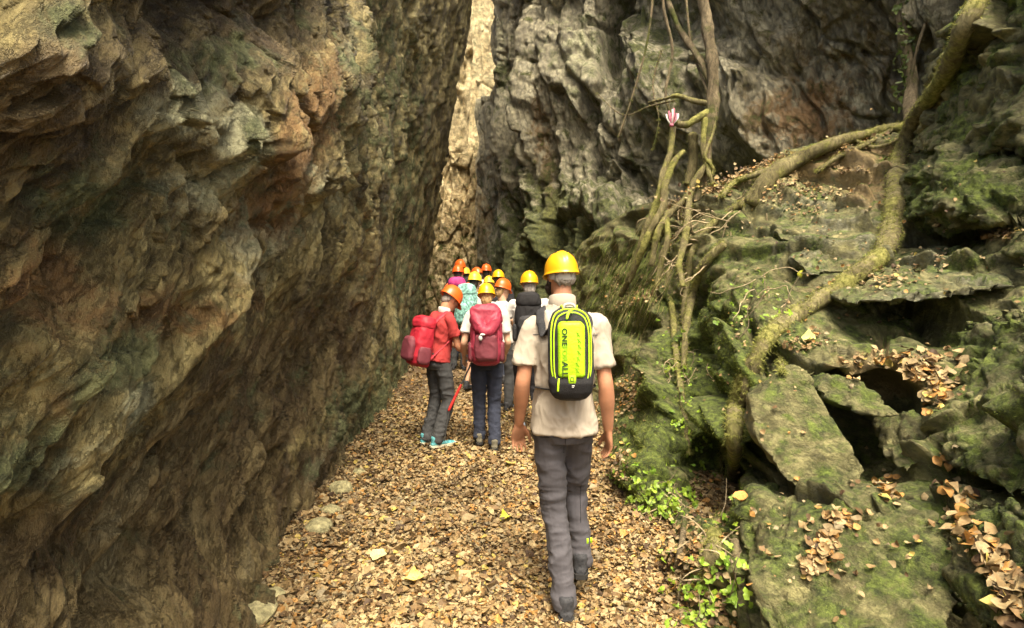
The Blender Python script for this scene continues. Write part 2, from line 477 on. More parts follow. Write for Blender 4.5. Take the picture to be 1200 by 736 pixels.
# ------------------------------------------------------------------ right cliff (background)
def build_right():
    pts = []
    for py in (-220, -60, 100, 250, 430):
        for px, d in ((560, 13.2), (600, 11.6), (640, 10.2), (700, 9.2), (760, 8.6), (820, 8.1), (900, 7.6), (1000, 7.1), (1100, 6.6), (1200, 5.8), (1400, 4.4)):
            over = 0
            if px >= 820: over = -.8 * (1 if py < -100 else .75 if py < 0 else .25 if py < 150 else 0) * min(1, (px - 780) / 200)
            if 640 <= px < 820: over = (0.5 if py < 0 else 0.2 if py < 150 else 0)
            pts.append((px, py, 1 / (d + over)))
    pts += [(735, 60, 1 / 9.6), (740, 200, 1 / 9.2), (680, 330, 1 / 8.9)]
    T = TPS(pts)
    PX = np.linspace(566, 1420, 720); V_ = np.linspace(0, 1, 520)
    px = np.repeat(PX[:, None], 520, 1); ty = np.interp(PX, [566, 640, 800, 900], [-70, -90, -160, -260])[:, None]
    py = ty + (440 - ty) * V_[None]
    edge = 566 + 6 * np.sin(py / 37.) + 5 * np.sin(py / 13. + 1) + np.interp(py, [-260, 0, 130, 200, 300, 440], [4, 0, 0, 0, 2, 4])
    px = px + (edge - 566) * np.clip(1 - (px - 566) / 60, 0, 1)
    d0 = 1 / T(px, py)
    p = P(px, py, d0)
    n = grid_normals(p)
    if n[300, 300, 1] > 0: n = -n
    w = np.stack([perlin(p * .5, 63), perlin(p * .5 + 31, 64), perlin(p * .5 + 57, 65)], -1)
    q = p + .30 * w + .10 * np.stack([perlin(p * 2.2, 66), perlin(p * 2.2 + 31, 67), perlin(p * 2.2 + 57, 68)], -1)
    sh = q[..., 0] + .22 * q[..., 2]
    q = np.stack([sh * 1.0, q[..., 1] * .8, q[..., 2] * .5 + .35 * sh], -1)
    wl = sstep(800, 620, px)
    cr_ = .35 + .85 * sstep(-.2, .35, perlin(p * .8, 99))
    d = (.30 - .18 * wl) * ridged(q * .7, 3, .5, 71)
    qv = q * np.array([1, 1, .45]); f0, e0 = facets(qv * 1.0, 86, .9, .8); f1, e1 = facets(qv * 2.2, 81, .9, .7); f2, e2 = facets(q * 3.2, 82, .9, .6); f3, e3 = facets(q * 8, 83, .9, .5)
    d = d + .26 * f0 - .07 * sstep(.08, 0, e0) + .20 * f1 + cr_ * (.06 * f2 + .03 * f3) - .07 * sstep(.12, 0, e1) - .03 * sstep(.12, 0, e2) + .05 * fbm(q * 6, 4, .65, 72) + .05 * ridged(q * np.array([5, 5, 1.6]), 4, .6, 73) * cr_
    g = [(725, 40, 12, 70, 8, -.8), (690, 130, 10, 50, -25, -.3), (700, 180, 8, 40, -30, -.3), (655, 250, 6, 120, 0, -.3), (610, 200, 8, 150, 0, -.35), (625, 120, 8, 120, 0, .35), (590, 200, 8, 130, 0, .35),
         (660, 60, 30, 50, 0, .25), (720, 260, 40, 40, 0, .3), (640, 330, 20, 90, 0, .2), (780, 100, 40, 60, 0, .3), (840, 230, 60, 30, -20, -.7), (560, 60, 8, 60, 0, -.3)]
    for cx, cy, rx, ry, an, am in g: d = d + am * blob(px, py, cx, cy, rx, ry, an)
    ed = sstep(620, 570, px); d = d * (1 - .6 * ed) - .08 * ed
    d = gsoft(d, 2)
    pd = p + n * d[..., None]
    ext = [pd[0] + np.array([.6 * k, .8 * k, 0]) for k in (6, 3, 1.5, .6)]
    G = np.concatenate([np.stack(ext), pd], 0)
    px, py = to_px(G)
    moss = (.55 * blob(px, py, 700, 330, 60, 60) + .5 * blob(px, py, 640, 300, 60, 90) + .45 * blob(px, py, 590, 90, 10, 18) + .35 * blob(px, py, 760, 60, 60, 80) + .4 * blob(px, py, 600, 330, 40, 60) + .25 * blob(px, py, 690, 240, 80, 40) + .22)
    iron = (.12 + .55 * blob(px, py, 645, 260, 14, 90) + .22 * blob(px, py, 980, 80, 160, 110) + .4 * blob(px, py, 940, 140, 60, 40) + .35 * blob(px, py, 630, 150, 14, 60))
    pale = (.6 * blob(px, py, 680, 60, 50, 60) + .4 * blob(px, py, 720, 250, 40, 30) + .5 * blob(px, py, 585, 60, 16, 70) + .4 * blob(px, py, 680, 200, 50, 60) + .4 * blob(px, py, 820, 60, 40, 60) + .35 * blob(px, py, 900, 90, 40, 40))
    cols = np.stack([moss, iron, pale], -1).clip(0, 1).reshape(-1, 3)
    me = mesh_np("cliff", G.reshape(-1, 3), grid_faces(*G.shape[:2]), cols=cols, colname="RK")
    o = link("right_cliff", me, M['rock_right']); tag(o, kind="structure")
    return me
RIGHT_ME = build_right()

# ------------------------------------------------------------------ far end of the gorge
def build_far():
    def sheet(name, x0, x1, z0, z1, y, nx, nz, amp, mat, seed, blk=1.0, lean=0.0, edge=0.0):
        X, Z = np.meshgrid(np.linspace(x0, x1, nx), np.linspace(z0, z1, nz), indexing='ij')
        p = np.stack([X + lean * (Z - 2), np.full_like(X, y), Z], -1)
        p[..., 0] += edge * perlin(np.stack([X * .1, Z * 1.2, 0 * X], -1), seed + 9)
        q = p * np.array([1.5, 1, .6])
        f1, e1 = facets(q * 1.6 * blk, seed, .8, .6); f2, e2 = facets(q * 4 * blk, seed + 1, .8, .5)
        d = amp * (.5 * f1 + .2 * f2 + .35 * fbm(q * 1.2, 4, .55, seed + 2) - .12 * sstep(.12, 0, e1))
        p[..., 1] -= d
        back = [p[:, :] * 1.0]
        # thickness: side faces return backwards
        L_ = p[:1] + np.array([0.05, 1.2, 0]); R_ = p[-1:] + np.array([-0.05, 1.2, 0])
        G = np.concatenate([L_, p, R_], 0)
        T_ = G[:, -1:] + np.array([0, 1.2, 0.05]); G = np.concatenate([G, T_], 1)
        px, py = to_px(G)
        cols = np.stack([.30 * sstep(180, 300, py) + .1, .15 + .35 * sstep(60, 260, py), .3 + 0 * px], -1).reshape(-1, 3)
        me = mesh_np("cliff", G.reshape(-1, 3), grid_faces(*G.shape[:2]), cols=cols, colname="RK")
        o = link(name, me, mat); tag(o, kind="structure")
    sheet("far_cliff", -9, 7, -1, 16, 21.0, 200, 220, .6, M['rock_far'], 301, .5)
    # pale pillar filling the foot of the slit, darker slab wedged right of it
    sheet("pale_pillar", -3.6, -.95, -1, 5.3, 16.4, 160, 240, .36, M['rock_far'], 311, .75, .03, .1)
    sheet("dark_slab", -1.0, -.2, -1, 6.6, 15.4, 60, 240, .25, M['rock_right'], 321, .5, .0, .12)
    sheet("upper_pillar", -1.65, .6, 4.9, 11.5, 18.2, 120, 200, .20, M['rock_far'], 331, .5, .05, .1)
build_far()

# ------------------------------------------------------------------ right bank
CRX = [640, 670, 700, 740, 770, 800, 830, 870, 920, 980, 1060, 1090, 1120, 1150, 1200, 1350, 1420]
CRY = [330, 300, 270, 245, 235, 235, 215, 200, 180, 165, 148, 128, 60, 10, -60, -200, -240]
BK = [(640, 330, 9.4), (670, 300, 9), (700, 270, 8), (740, 245, 7.2), (770, 235, 6.6), (800, 235, 6.2), (830, 215, 6), (870, 200, 5.9), (920, 180, 5.8), (980, 165, 5.7), (1060, 148, 5.4), (1090, 128, 5.0),
      (1120, 60, 4.6), (1150, 10, 4.3), (1200, -60, 4.0), (1350, -200, 3.0), (720, 350, 6.8), (760, 330, 6.0), (800, 300, 5.4), (840, 300, 4.9), (900, 260, 5.0), (960, 230, 5.1), (1020, 210, 5.0),
      (1080, 210, 4.6), (1140, 130, 4.1), (1180, 200, 3.9), (1250, 200, 3.5), (1350, 100, 2.9), (850, 360, 4.2), (900, 330, 4.3), (960, 300, 4.3), (1020, 290, 4.2), (1080, 290, 3.95), (1140, 290, 3.7), (1200, 290, 3.4),
      (1300, 300, 2.7), (940, 380, 3.5), (1000, 370, 3.5), (1060, 360, 3.5), (1120, 375, 3.3), (1180, 380, 3.0), (1300, 400, 2.3), (1000, 430, 3.0), (1060, 430, 2.9), (1110, 450, 2.72), (1090, 480, 2.62),
      (860, 430, 3.5), (900, 460, 3.2), (940, 500, 3.15), (1000, 490, 3.3), (1050, 500, 3.1), (910, 540, 3.1), (1060, 545, 2.6), (1150, 520, 2.35), (1250, 520, 1.95), (740, 430, 5.6), (780, 420, 4.7), (820, 420, 4.1), (800, 500, 4.0),
      (830, 560, 3.7), (760, 520, 4.05), (730, 520, 4.6), (740, 580, 3.7), (700, 470, 6.6), (690, 430, 7.6), (900, 580, 2.6), (960, 580, 2.5), (1030, 570, 2.42), (1100, 570, 2.2), (1180, 600, 1.98), (1300, 620, 1.55),
      (860, 640, 2.65), (920, 650, 2.35), (1000, 660, 2.15), (1080, 670, 1.98), (1180, 700, 1.72), (1300, 760, 1.35), (790, 640, 3.12), (760, 640, 3.4), (830, 736, 2.5), (880, 736, 2.28), (950, 736, 2.1), (1050, 736, 1.85),
      (1200, 780, 1.52), (820, 800, 2.25), (900, 800, 2.05), (1050, 820, 1.65), (1350, 850, 1.15), (690, 560, 5.4), (680, 650, 4.0), (720, 736, 2.95), (670, 800, 2.5), (640, 500, 8), (640, 400, 10)]
TB = TPS([(a, b_, 1 / c) for a, b_, c in BK], reg=2e-4)

def build_bank():
    PX = np.linspace(655, 1420, 760); V_ = np.linspace(0, 1, 720)
    cr = np.interp(PX, CRX, CRY)
    px = np.repeat(PX[:, None], len(V_), 1); py = cr[:, None] + (850 - cr[:, None]) * V_[None]
    p = P(px, py, 1 / TB(px, py))
    n = grid_normals(p)
    if n[300, 300, 1] > 0: n = -n
    w = np.stack([perlin(p * .9, 163), perlin(p * .9 + 31, 164), perlin(p * .9 + 57, 165)], -1)
    q = p + .25 * w
    # bedding planes dipping toward the path
    qb = np.stack([q[..., 0] * .8 + .2 * q[..., 2], q[..., 1] * .8, q[..., 2] * 1.5 + .75 * q[..., 0]], -1)
    f0, e0 = facets(qb * 1.35, 400, .9, .8); f1, e1 = facets(qb * 3.0, 401, .9, .8); f2, e2 = facets(qb * 8, 402, .85, .6); f3, e3 = facets(qb * 20, 403, .8, .5)
    soft = np.clip(.9 * blob(px, py, 740, 520, 40, 90) + 1.0 * blob(px, py, 720, 330, 60, 80) + .9 * blob(px, py, 1050, 440, 90, 25) + .8 * blob(px, py, 780, 690, 50, 80) + .7 * blob(px, py, 930, 190, 110, 16, -8), 0, 1)
    r = 1 - .8 * soft
    d = .05 * ridged(qb * 1.1, 2, .5, 411) + r * (.26 * f0 + .12 * f1 + .030 * f2 + .007 * f3 - .05 * sstep(.10, 0, e0) - .03 * sstep(.10, 0, e1) - .01 * sstep(.12, 0, e2)) + .012 * fbm(q * 6, 4, .55, 412) + .05 * soft * fbm(q * 4, 3, .55, 413)
    g = [(830, 545, 26, 46, -20, -.55), (800, 470, 14, 80, 10, -.30), (790, 360, 20, 50, 0, -.2), (770, 380, 10, 60, 0, .10), (1010, 480, 40, 40, 40, -.25), (915, 545, 40, 16, 25, -.25), (1100, 260, 60, 30, 0, -.2)]
    for cx, cy, rx, ry, an, am in g: d = d + am * blob(px, py, cx, cy, rx, ry, an)
    fade = sstep(0, .02, V_)[None]
    d = d * (.3 + .7 * fade)
    d = gsoft(d, 5)
    pd = p + n * d[..., None]
    exx = sstep(1075, 1120, PX)[:, None]
    ext = [pd[:, 0] + np.array([.05 * k, .5 * k, -.12 * k]) * (1 - exx) + np.array([.6 * k, .35 * k, -.12 * k]) * exx for k in (12, 6, 3, 1)]
    G = np.concatenate([np.stack(ext, 1), pd], 1)
    px, py = to_px(G)
    moss = (.9 * blob(px, py, 840, 430, 80, 130) + .4 * blob(px, py, 750, 560, 40, 60) + .6 * blob(px, py, 740, 520, 50, 90) + .35 * blob(px, py, 940, 290, 90, 50) + .6 * blob(px, py, 1150, 450, 70, 110) + .6 * blob(px, py, 1060, 640, 90, 60) + .45 * blob(px, py, 710, 330, 50, 80)
            + .4 * blob(px, py, 1120, 310, 70, 25) + .4 * blob(px, py, 1150, 190, 60, 70) + .5 * blob(px, py, 850, 600, 60, 90) + .3 * blob(px, py, 900, 690, 60, 50) + .35 * blob(px, py, 1180, 600, 70, 100))
    iron = (1.0 * blob(px, py, 1040, 440, 100, 32) + .9 * blob(px, py, 940, 195, 110, 18, -8) + .8 * blob(px, py, 1010, 215, 50, 40) + .6 * blob(px, py, 1000, 340, 90, 20) + .7 * blob(px, py, 1180, 275, 60, 14) + .7 * blob(px, py, 760, 660, 50, 90) + .5 * blob(px, py, 735, 460, 30, 30) + .5 * blob(px, py, 880, 400, 40, 20) + .5 * blob(px, py, 1050, 530, 50, 20))
    pale = (.35 * blob(px, py, 930, 480, 60, 50) + .4 * blob(px, py, 910, 640, 50, 50) + .6 * blob(px, py, 1090, 300, 70, 40) + .55 * blob(px, py, 960, 260, 90, 50) + .5 * blob(px, py, 1000, 360, 90, 30))
    cols = np.stack([moss, iron, pale], -1).clip(0, 1).reshape(-1, 3)
    me = mesh_np("bank", G.reshape(-1, 3), grid_faces(*G.shape[:2]), cols=cols, colname="RK")
    o = link("rocky_bank", me, M['rock_bank']); tag(o, kind="structure")
    return me
BANK_ME = build_bank()

def bvh_of(me, step=1):
    V = co(me); F = np.empty(len(me.polygons) * 4, np.int32); me.loops.foreach_get("vertex_index", F)
    return BVHTree.FromPolygons(V.tolist(), F.reshape(-1, 4).tolist())
BVH_BANK = bvh_of(BANK_ME)
BVH_RIGHT = bvh_of(RIGHT_ME)
BVHS = [BVH_BANK]

def on_bank(px, py, off=0.0, bvhs=None):
    """surface point of the bank (or cliff) in the direction of a photo pixel"""
    o = Vector((0, 0, CAM_H)); dd = (PV(px, py, 4.0) - o).normalized()
    best = None
    for b in (bvhs or BVHS):
        h = b.ray_cast(o, dd)
        if h[0] is not None and (best is None or h[3] < best[2]): best = (h[0], h[1], h[3])
    if best is None: return PV(px, py, 4.5), Vector((0, -1, 0))
    nn = best[1]
    if nn.dot(dd) > 0: nn = -nn
    return best[0] + nn * off, nn
# ------------------------------------------------------------------ mesh building for soft shapes
class MB:
    def __init__(self): self.v = []; self.f = []
    def add(self, V, F):
        o = len(self.v); self.v.extend([tuple(a) for a in V]); self.f.extend([tuple(i + o for i in f) for f in F])
    def rings(self, rings, caps=True):
        n = len(rings[0]); V = [p for r in rings for p in r]; F = []
        for i in range(len(rings) - 1):
            for j in range(n):
                a = i * n + j; b = i * n + (j + 1) % n
                F.append((a, b, b + n, a + n))
        if caps:
            F.append(tuple(reversed(range(n)))); F.append(tuple(range((len(rings) - 1) * n, len(rings) * n)))
        self.add(V, F)
    def tube(self, pts, rad, seg=12, sub=5, flat=None, flatdir=None, round_end=True):
        """rad per point; flat = (kx, ky) squash of the section in (flatdir, other)"""
        pts = [Vector(p) for p in pts]; n = len(pts); P_, R_ = [], []
        for i in range(n - 1):
            p0 = pts[max(i - 1, 0)]; p1 = pts[i]; p2 = pts[i + 1]; p3 = pts[min(i + 2, n - 1)]
            for k in range(sub):
                t = k / sub; t2 = t * t; t3 = t2 * t
                P_.append(0.5 * ((2 * p1) + (-p0 + p2) * t + (2 * p0 - 5 * p1 + 4 * p2 - p3) * t2 + (-p0 + 3 * p1 - 3 * p2 + p3) * t3))
                s = t * t * (3 - 2 * t); R_.append(rad[i] * (1 - s) + rad[i + 1] * s)
        P_.append(pts[-1]); R_.append(rad[-1])
        T = [(P_[min(i + 1, len(P_) - 1)] - P_[max(i - 1, 0)]).normalized() for i in range(len(P_))]
        u = Vector(flatdir) if flatdir is not None else (Vector((1, 0, 0)) if abs(T[0].x) < .8 else Vector((0, 1, 0)))
        rings = []
        def ring(c, t, r, u):
            if flat and flatdir is not None: u = Vector(flatdir)
            u = (u - t * u.dot(t)).normalized(); w = t.cross(u)
            k1, k2 = flat or (1, 1)
            return [c + (u * math.cos(a) * k1 + w * math.sin(a) * k2) * r for a in (2 * math.pi * j / seg for j in range(seg))], u
        if round_end:
            for e in (.35, .75):
                rg, _ = ring(P_[0] - T[0] * R_[0] * (1 - e) * .8, T[0], R_[0] * math.sin(math.acos(1 - e)), u); rings.append(rg)
        for c, t, r in zip(P_, T, R_):
            rg, u = ring(c, t, r, u); rings.append(rg)
        if round_end:
            for e in (.75, .35):
                rg, _ = ring(P_[-1] + T[-1] * R_[-1] * (1 - e) * .8, T[-1], R_[-1] * math.sin(math.acos(1 - e)), u); rings.append(rg)
        self.rings(rings)
    def loft(self, secs, seg=28):
        """secs: (centre, rx, ry[, exponent[, tilt matrix]]) stacked horizontal sections"""
        rings = []
        for s in secs:
            c, rx, ry = s[:3]; e = s[3] if len(s) > 3 else 2.0
            m = s[4] if len(s) > 4 else None
            rg = []
            for j in range(seg):
                a = 2 * math.pi * j / seg; ca, sa = math.cos(a), math.sin(a)
                x = math.copysign(abs(ca) ** (2 / e), ca) * rx; y = math.copysign(abs(sa) ** (2 / e), sa) * ry
                q = Vector((x, y, 0))
                if m is not None: q = m @ q
                rg.append(Vector(c) + q)
            rings.append(rg)
        self.rings(rings)
    def ball(self, c, r, rot=None, seg=16, nr=10):
        if not hasattr(r, '__len__'): r = (r, r, r)
        rings = []
        for i in range(1, nr):
            a = math.pi * i / nr
            rg = []
            for j in range(seg):
                b = 2 * math.pi * j / seg
                q = Vector((math.sin(a) * math.cos(b) * r[0], math.sin(a) * math.sin(b) * r[1], -math.cos(a) * r[2]))
                if rot is not None: q = rot @ q
                rg.append(Vector(c) + q)
            rings.append(rg)
        self.rings(rings)
    def box(self, c, h, rot=None, bev=0.2):
        x, y, z = h; b = min(h) * bev
        rings = []
        for zz, k in ((-z, b), (-z + b, 0), (z - b, 0), (z, b)):
            rg = []
            for sx, sy in ((1, 1), (-1, 1), (-1, -1), (1, -1)):
                for dx, dy in (((0, b), (b, 0)) if sx * sy > 0 else ((b, 0), (0, b))):
                    rg.append((sx * (x - k - dx), sy * (y - k - dy), zz))
            rings.append(rg)
        rr = [[Vector(c) + (rot @ Vector(q) if rot is not None else Vector(q)) for q in rg] for rg in rings]
        self.rings(rr)
    def mesh(self, name, smooth=True):
        me = bpy.data.meshes.new(name); me.from_pydata(self.v, [], self.f); me.update()
        bm = bmesh.new(); bm.from_mesh(me); bmesh.ops.recalc_face_normals(bm, faces=bm.faces); bm.to_mesh(me); bm.free()
        me.polygons.foreach_set("use_smooth", [smooth] * len(me.polygons)); return me
    def xf(self, m):
        self.v = [tuple(m @ Vector(p)) for p in self.v]; return self

def remesh(mb, name, vox, smooth=4, fn=None, factor=.5):
    me = mb.mesh(name) if isinstance(mb, MB) else mb
    o = bpy.data.objects.new("tmp", me); COL.objects.link(o)
    r = o.modifiers.new("r", 'REMESH'); r.mode = 'VOXEL'; r.voxel_size = vox; r.use_smooth_shade = True
    if smooth:
        s = o.modifiers.new("s", 'SMOOTH'); s.factor = factor; s.iterations = smooth
    dg = bpy.context.evaluated_depsgraph_get(); dg.update()
    out = bpy.data.meshes.new_from_object(o.evaluated_get(dg)); out.name = name
    bpy.data.objects.remove(o); 
    if fn is not None: fn(out)
    out.polygons.foreach_set("use_smooth", [True] * len(out.polygons))
    return out

def wrinkle(amp, sc=(8, 8, 3), seed=0, sharp=True, extra=None):
    def f(me):
        V = co(me); n = nrm(me)
        q = V * np.array(sc)
        q = q + .6 * np.stack([perlin(V * 6, seed + 5), perlin(V * 6 + 9, seed + 6), perlin(V * 6 + 19, seed + 7)], -1)
        w = (1.0 * ridged(q * .62, 2, .4, seed) - .6 + .5 * perlin(q * .5, seed + 3) + .35 * ridged(q * 1.5, 2, .5, seed + 9)) if sharp else fbm(q, 3, .5, seed)
        a = amp
        if extra is not None: a = amp * extra(V)
        setco(me, V + n * (w * a)[:, None])
    return f

# ------------------------------------------------------------------ people
def lerp(a, b, t): return tuple(a[i] + (b[i] - a[i]) * t for i in range(3))

SKIN = mat_plain("skin", (.44, .215, .125), .55, .08, 160, .26, 9, .4); M['skin'] = SKIN
SKIN.node_tree.nodes["Principled BSDF"].inputs['Subsurface Weight'].default_value = .08
SKIN.node_tree.nodes["Principled BSDF"].inputs['Subsurface Radius'].default_value = (.02, .006, .003)
M['skin_pale'] = mat_plain("pale_skin", (.60, .36, .24), .55, .08, 160, .1, 16, .4)
M['helmet_yellow'] = mat_plain("yellow_plastic", (.70, .35, .008), .33, .05, 200, .13, 9, .5)
M['helmet_orange'] = mat_plain("orange_plastic", (.72, .11, .015), .34, .05, 200, .13, 9, .5)
M['helmet_gold'] = mat_plain("worn_yellow_plastic", (.82, .55, .04), .4, .05, 200, .06, 20, .5)
M['white_cloth'] = mat_plain("white_cloth", (.52, .51, .49), .9, .45, 24, .05, 40, .15, .02, (1, 1, .45))
M['shirt_beige'] = mat_plain("beige_cloth", (.41, .365, .30), .9, .45, 24, .04, 30, .12, .02, (1, 1, .45))
M['tee_red'] = mat_plain("red_cloth", (.36, .045, .045), .9, .45, 24, .08, 30, .15, .02, (1, 1, .45))
M['tee_orange'] = mat_plain("orange_cloth", (.75, .13, .04), .9, .45, 24, .08, 30, .15, .02, (1, 1, .45))
M['tee_teal'] = mat_plain("teal_cloth", (.12, .38, .36), .9, .45, 24, .1, 30, .15, .02, (1, 1, .45))
M['tee_dark'] = mat_plain("dark_cloth", (.03, .03, .035), .9, .45, 24, .1, 30, .15, .02, (1, 1, .45))
M['trousers_grey'] = mat_plain("grey_trouser_cloth", (.082, .080, .092), .85, .45, 24, .08, 26, .2, .02, (1, 1, .45))
M['trousers_charcoal'] = mat_plain("charcoal_trouser_cloth", (.06, .062, .065), .85, .45, 24, .1, 26, .2, .02, (1, 1, .45))
M['trousers_navy'] = mat_plain("navy_trouser_cloth", (.032, .038, .060), .85, .45, 24, .1, 26, .2, .02, (1, 1, .45))
M['black_fabric'] = mat_plain("black_fabric", (.014, .014, .016), .75, .5, 260, .2, 26, .3)
M['dark_fabric'] = mat_plain("dark_grey_fabric", (.035, .036, .040), .75, .5, 260, .2, 26, .3)
M['neon'] = mat_plain("neon_fabric", (.44, .78, .02), .5, .3, 90, .08, 14, .35)
M['neon_trim'] = mat_plain("neon_piping", (.50, .80, .03), .45, .1, 90, .03, 14, .35)
M['ink'] = mat_plain("dark_print", (.03, .06, .02), .6)
M['ink_faint'] = mat_plain("green_print", (.25, .50, .02), .6)
M['pack_red'] = mat_plain("crimson_nylon", (.40, .02, .038), .55, .15, 160, .12, 14, .35)
M['pack_maroon'] = mat_plain("maroon_nylon", (.17, .04, .055), .6, .15, 160, .15, 14, .3)
M['pack_rose'] = mat_plain("rose_nylon", (.31, .035, .065), .55, .15, 160, .12, 14, .35)
M['pack_purple'] = mat_plain("purple_nylon", (.14, .06, .15), .6, .15, 160, .15, 14, .3)
M['pack_magenta'] = mat_plain("magenta_nylon", (.50, .05, .22), .6, .15, 160, .15, 14, .3)
M['pack_teal'] = mat_plain("teal_print_nylon", (.22, .44, .40), .6, .15, 160, .75, 34, .3)
M['hair_grey'] = mat_plain("grey_hair", (.30, .27, .24), .7, .8, 220, .35, 90, .3, 0, (1, 1, .2))
M['hair_white'] = mat_plain("white_hair", (.58, .55, .52), .7, .8, 220, .2, 90, .3, 0, (1, 1, .2))
M['hair_blond'] = mat_plain("blond_hair", (.42, .27, .12), .6, .8, 220, .35, 90, .4, 0, (1, 1, .2))
M['hair_dark'] = mat_plain("dark_hair", (.03, .02, .014), .6, .8, 220, .35, 90, .4, 0, (1, 1, .2))
M['shoe_dark'] = mat_plain("dark_shoe", (.04, .042, .048), .7, .4, 90, .3, 40, .3)
M['shoe_olive'] = mat_plain("olive_shoe", (.14, .13, .095), .8, .4, 90, .3, 40, .3)
M['shoe_teal'] = mat_plain("teal_shoe", (.10, .34, .38), .7, .4, 90, .3, 40, .3)
M['shoe_blue'] = mat_plain("grey_blue_shoe", (.16, .19, .24), .7, .4, 90, .4, 40, .3)
M['sole'] = mat_plain("shoe_sole", (.03, .03, .03), .8)
M['sole_cream'] = mat_plain("cream_sole", (.62, .58, .44), .8)
M['red_paint'] = mat_plain("red_pole_grip", (.46, .025, .02), .5)
M['metal_dark'] = mat_plain("dark_metal", (.05, .05, .05), .4, 0, 60, .1, 20, .5)
M['eye_white'] = mat_plain("eye", (.6, .58, .54), .2, 0, 60, .02, 20, .5)

def hand(mb, wrist, dr, palm, size=1.0, curl=0.5):
    """wrist point, hand direction, palm-facing normal (unit), thumb leaves towards dr x palm side given by 'side'"""
    dr = Vector(dr).normalized(); palm = Vector(palm); palm = (palm - dr * palm.dot(dr)).normalized()
    return dr, palm

def add_hand(mb, wrist, dr, palm, thumb, s=1.0, curl=.5, spread=1.0):
    dr = Vector(dr).normalized(); palm = Vector(palm); palm = (palm - dr * palm.dot(dr)).normalized()
    th = Vector(thumb); th = (th - dr * th.dot(dr) - palm * th.dot(palm)).normalized()
    w = Vector(wrist)
    rot = Matrix((th, palm, dr)).transposed()
    # palm: flattened block widening from the wrist
    secs = []
    for k, (l, hw, ht) in enumerate(((-.012, .024, .019), (.012, .030, .018), (.045, .040, .0165), (.078, .042, .0145), (.094, .038, .011))):
        c = w + dr * l * s
        secs.append([c + (th * math.cos(a) * hw + palm * math.sin(a) * ht) * s for a in (2 * math.pi * j / 16 for j in range(16))])
    mb.rings(secs)
    L = (.074, .082, .076, .060); off = (.030, .010, -.011, -.030)
    for i in range(4):
        base = w + dr * (.078 - abs(off[i] + .0) * .12) * s + th * off[i] * s
        cl = curl * (1 + .18 * i); a = 0.0
        p = base; pts = [p - dr * .02 * s, p]
        for k, fr in enumerate((.42, .32, .26)):
            a += cl * (.55, .75, .55)[k]
            d2 = dr * math.cos(a) + palm * math.sin(a) + th * off[i] * 3.0 * spread
            p = p + d2.normalized() * L[i] * fr * s; pts.append(p)
        r = (.0088, .0092, .0088, .0076)[i] * s
        mb.tube(pts, [r * 1.05, r * 1.05, r, r * .92, r * .78], 9, 3)
    b0 = w + dr * .022 * s + th * .024 * s
    pts = [b0, b0 + (dr * .75 + th * .62 + palm * .25).normalized() * .036 * s]
    pts.append(pts[-1] + (dr * .9 + th * .34 + palm * .32).normalized() * .032 * s)
    pts.append(pts[-1] + (dr * .95 + th * .08 + palm * .38).normalized() * .026 * s)
    mb.tube(pts, [.0145 * s, .0125 * s, .0105 * s, .0085 * s], 9, 3)

def head_mesh(mb, c, m, s=1.0, beard=False):
    """head around centre c with orientation m (columns right, forward, up)"""
    def q(x, y, z): return Vector(c) + m @ Vector((x * s, y * s, z * s))
    secs = [(-.118, .026, .030, .062), (-.104, .040, .050, .045), (-.08, .052, .066, .030), (-.05, .060, .082, .012), (-.02, .067, .090, .003), (.01, .071, .093, 0),
            (.04, .072, .094, -.003), (.07, .066, .086, -.006), (.095, .050, .066, -.008), (.110, .028, .040, -.008)]
    rings = []
    for z, rx, ry, oy in secs:
        rings.append([q(math.cos(a) * rx, oy + math.sin(a) * ry * (1.0 if math.sin(a) < 0 else .98), z) for a in (2 * math.pi * j / 24 for j in range(24))])
    mb.rings(rings)
    mb.ball(q(0, -.035, .02), (.068 * s, .062 * s, .075 * s), m)              # back of the skull
    mb.tube([q(0, .088, .022), q(0, .100, .004), q(0, .112, -.018), q(0, .100, -.026)], [.009 * s, .010 * s, .0135 * s, .010 * s], 8, 3)   # nose
    for sx in (-1, 1):
        mb.ball(q(sx * .015, .100, -.022), .008 * s)
        mb.tube([q(sx * .012, .092, .034), q(sx * .034, .086, .038), q(sx * .054, .066, .030)], [.009 * s, .009 * s, .007 * s], 8, 3)   # brow
        mb.ball(q(sx * .040, .066, -.020), (.020 * s, .018 * s, .018 * s), m)     # cheek
        e = m @ Matrix.Rotation(-sx * .35, 3, 'Z')
        mb.ball(q(sx * .074, -.006, -.004), (.007 * s, .019 * s, .031 * s), e)     # ear
        mb.ball(q(sx * .073, .002, -.030), (.006 * s, .009 * s, .011 * s), e)
    mb.tube([q(-.022, .086, -.049), q(0, .096, -.046), q(.022, .086, -.049)], [.005 * s, .0075 * s, .005 * s], 8, 3)   # upper lip
    mb.tube([q(-.020, .084, -.060), q(0, .093, -.060), q(.020, .084, -.060)], [.005 * s, .0078 * s, .005 * s], 8, 3)   # lower lip
    mb.ball(q(0, .078, -.092), (.020 * s, .015 * s, .014 * s), m)                # chin

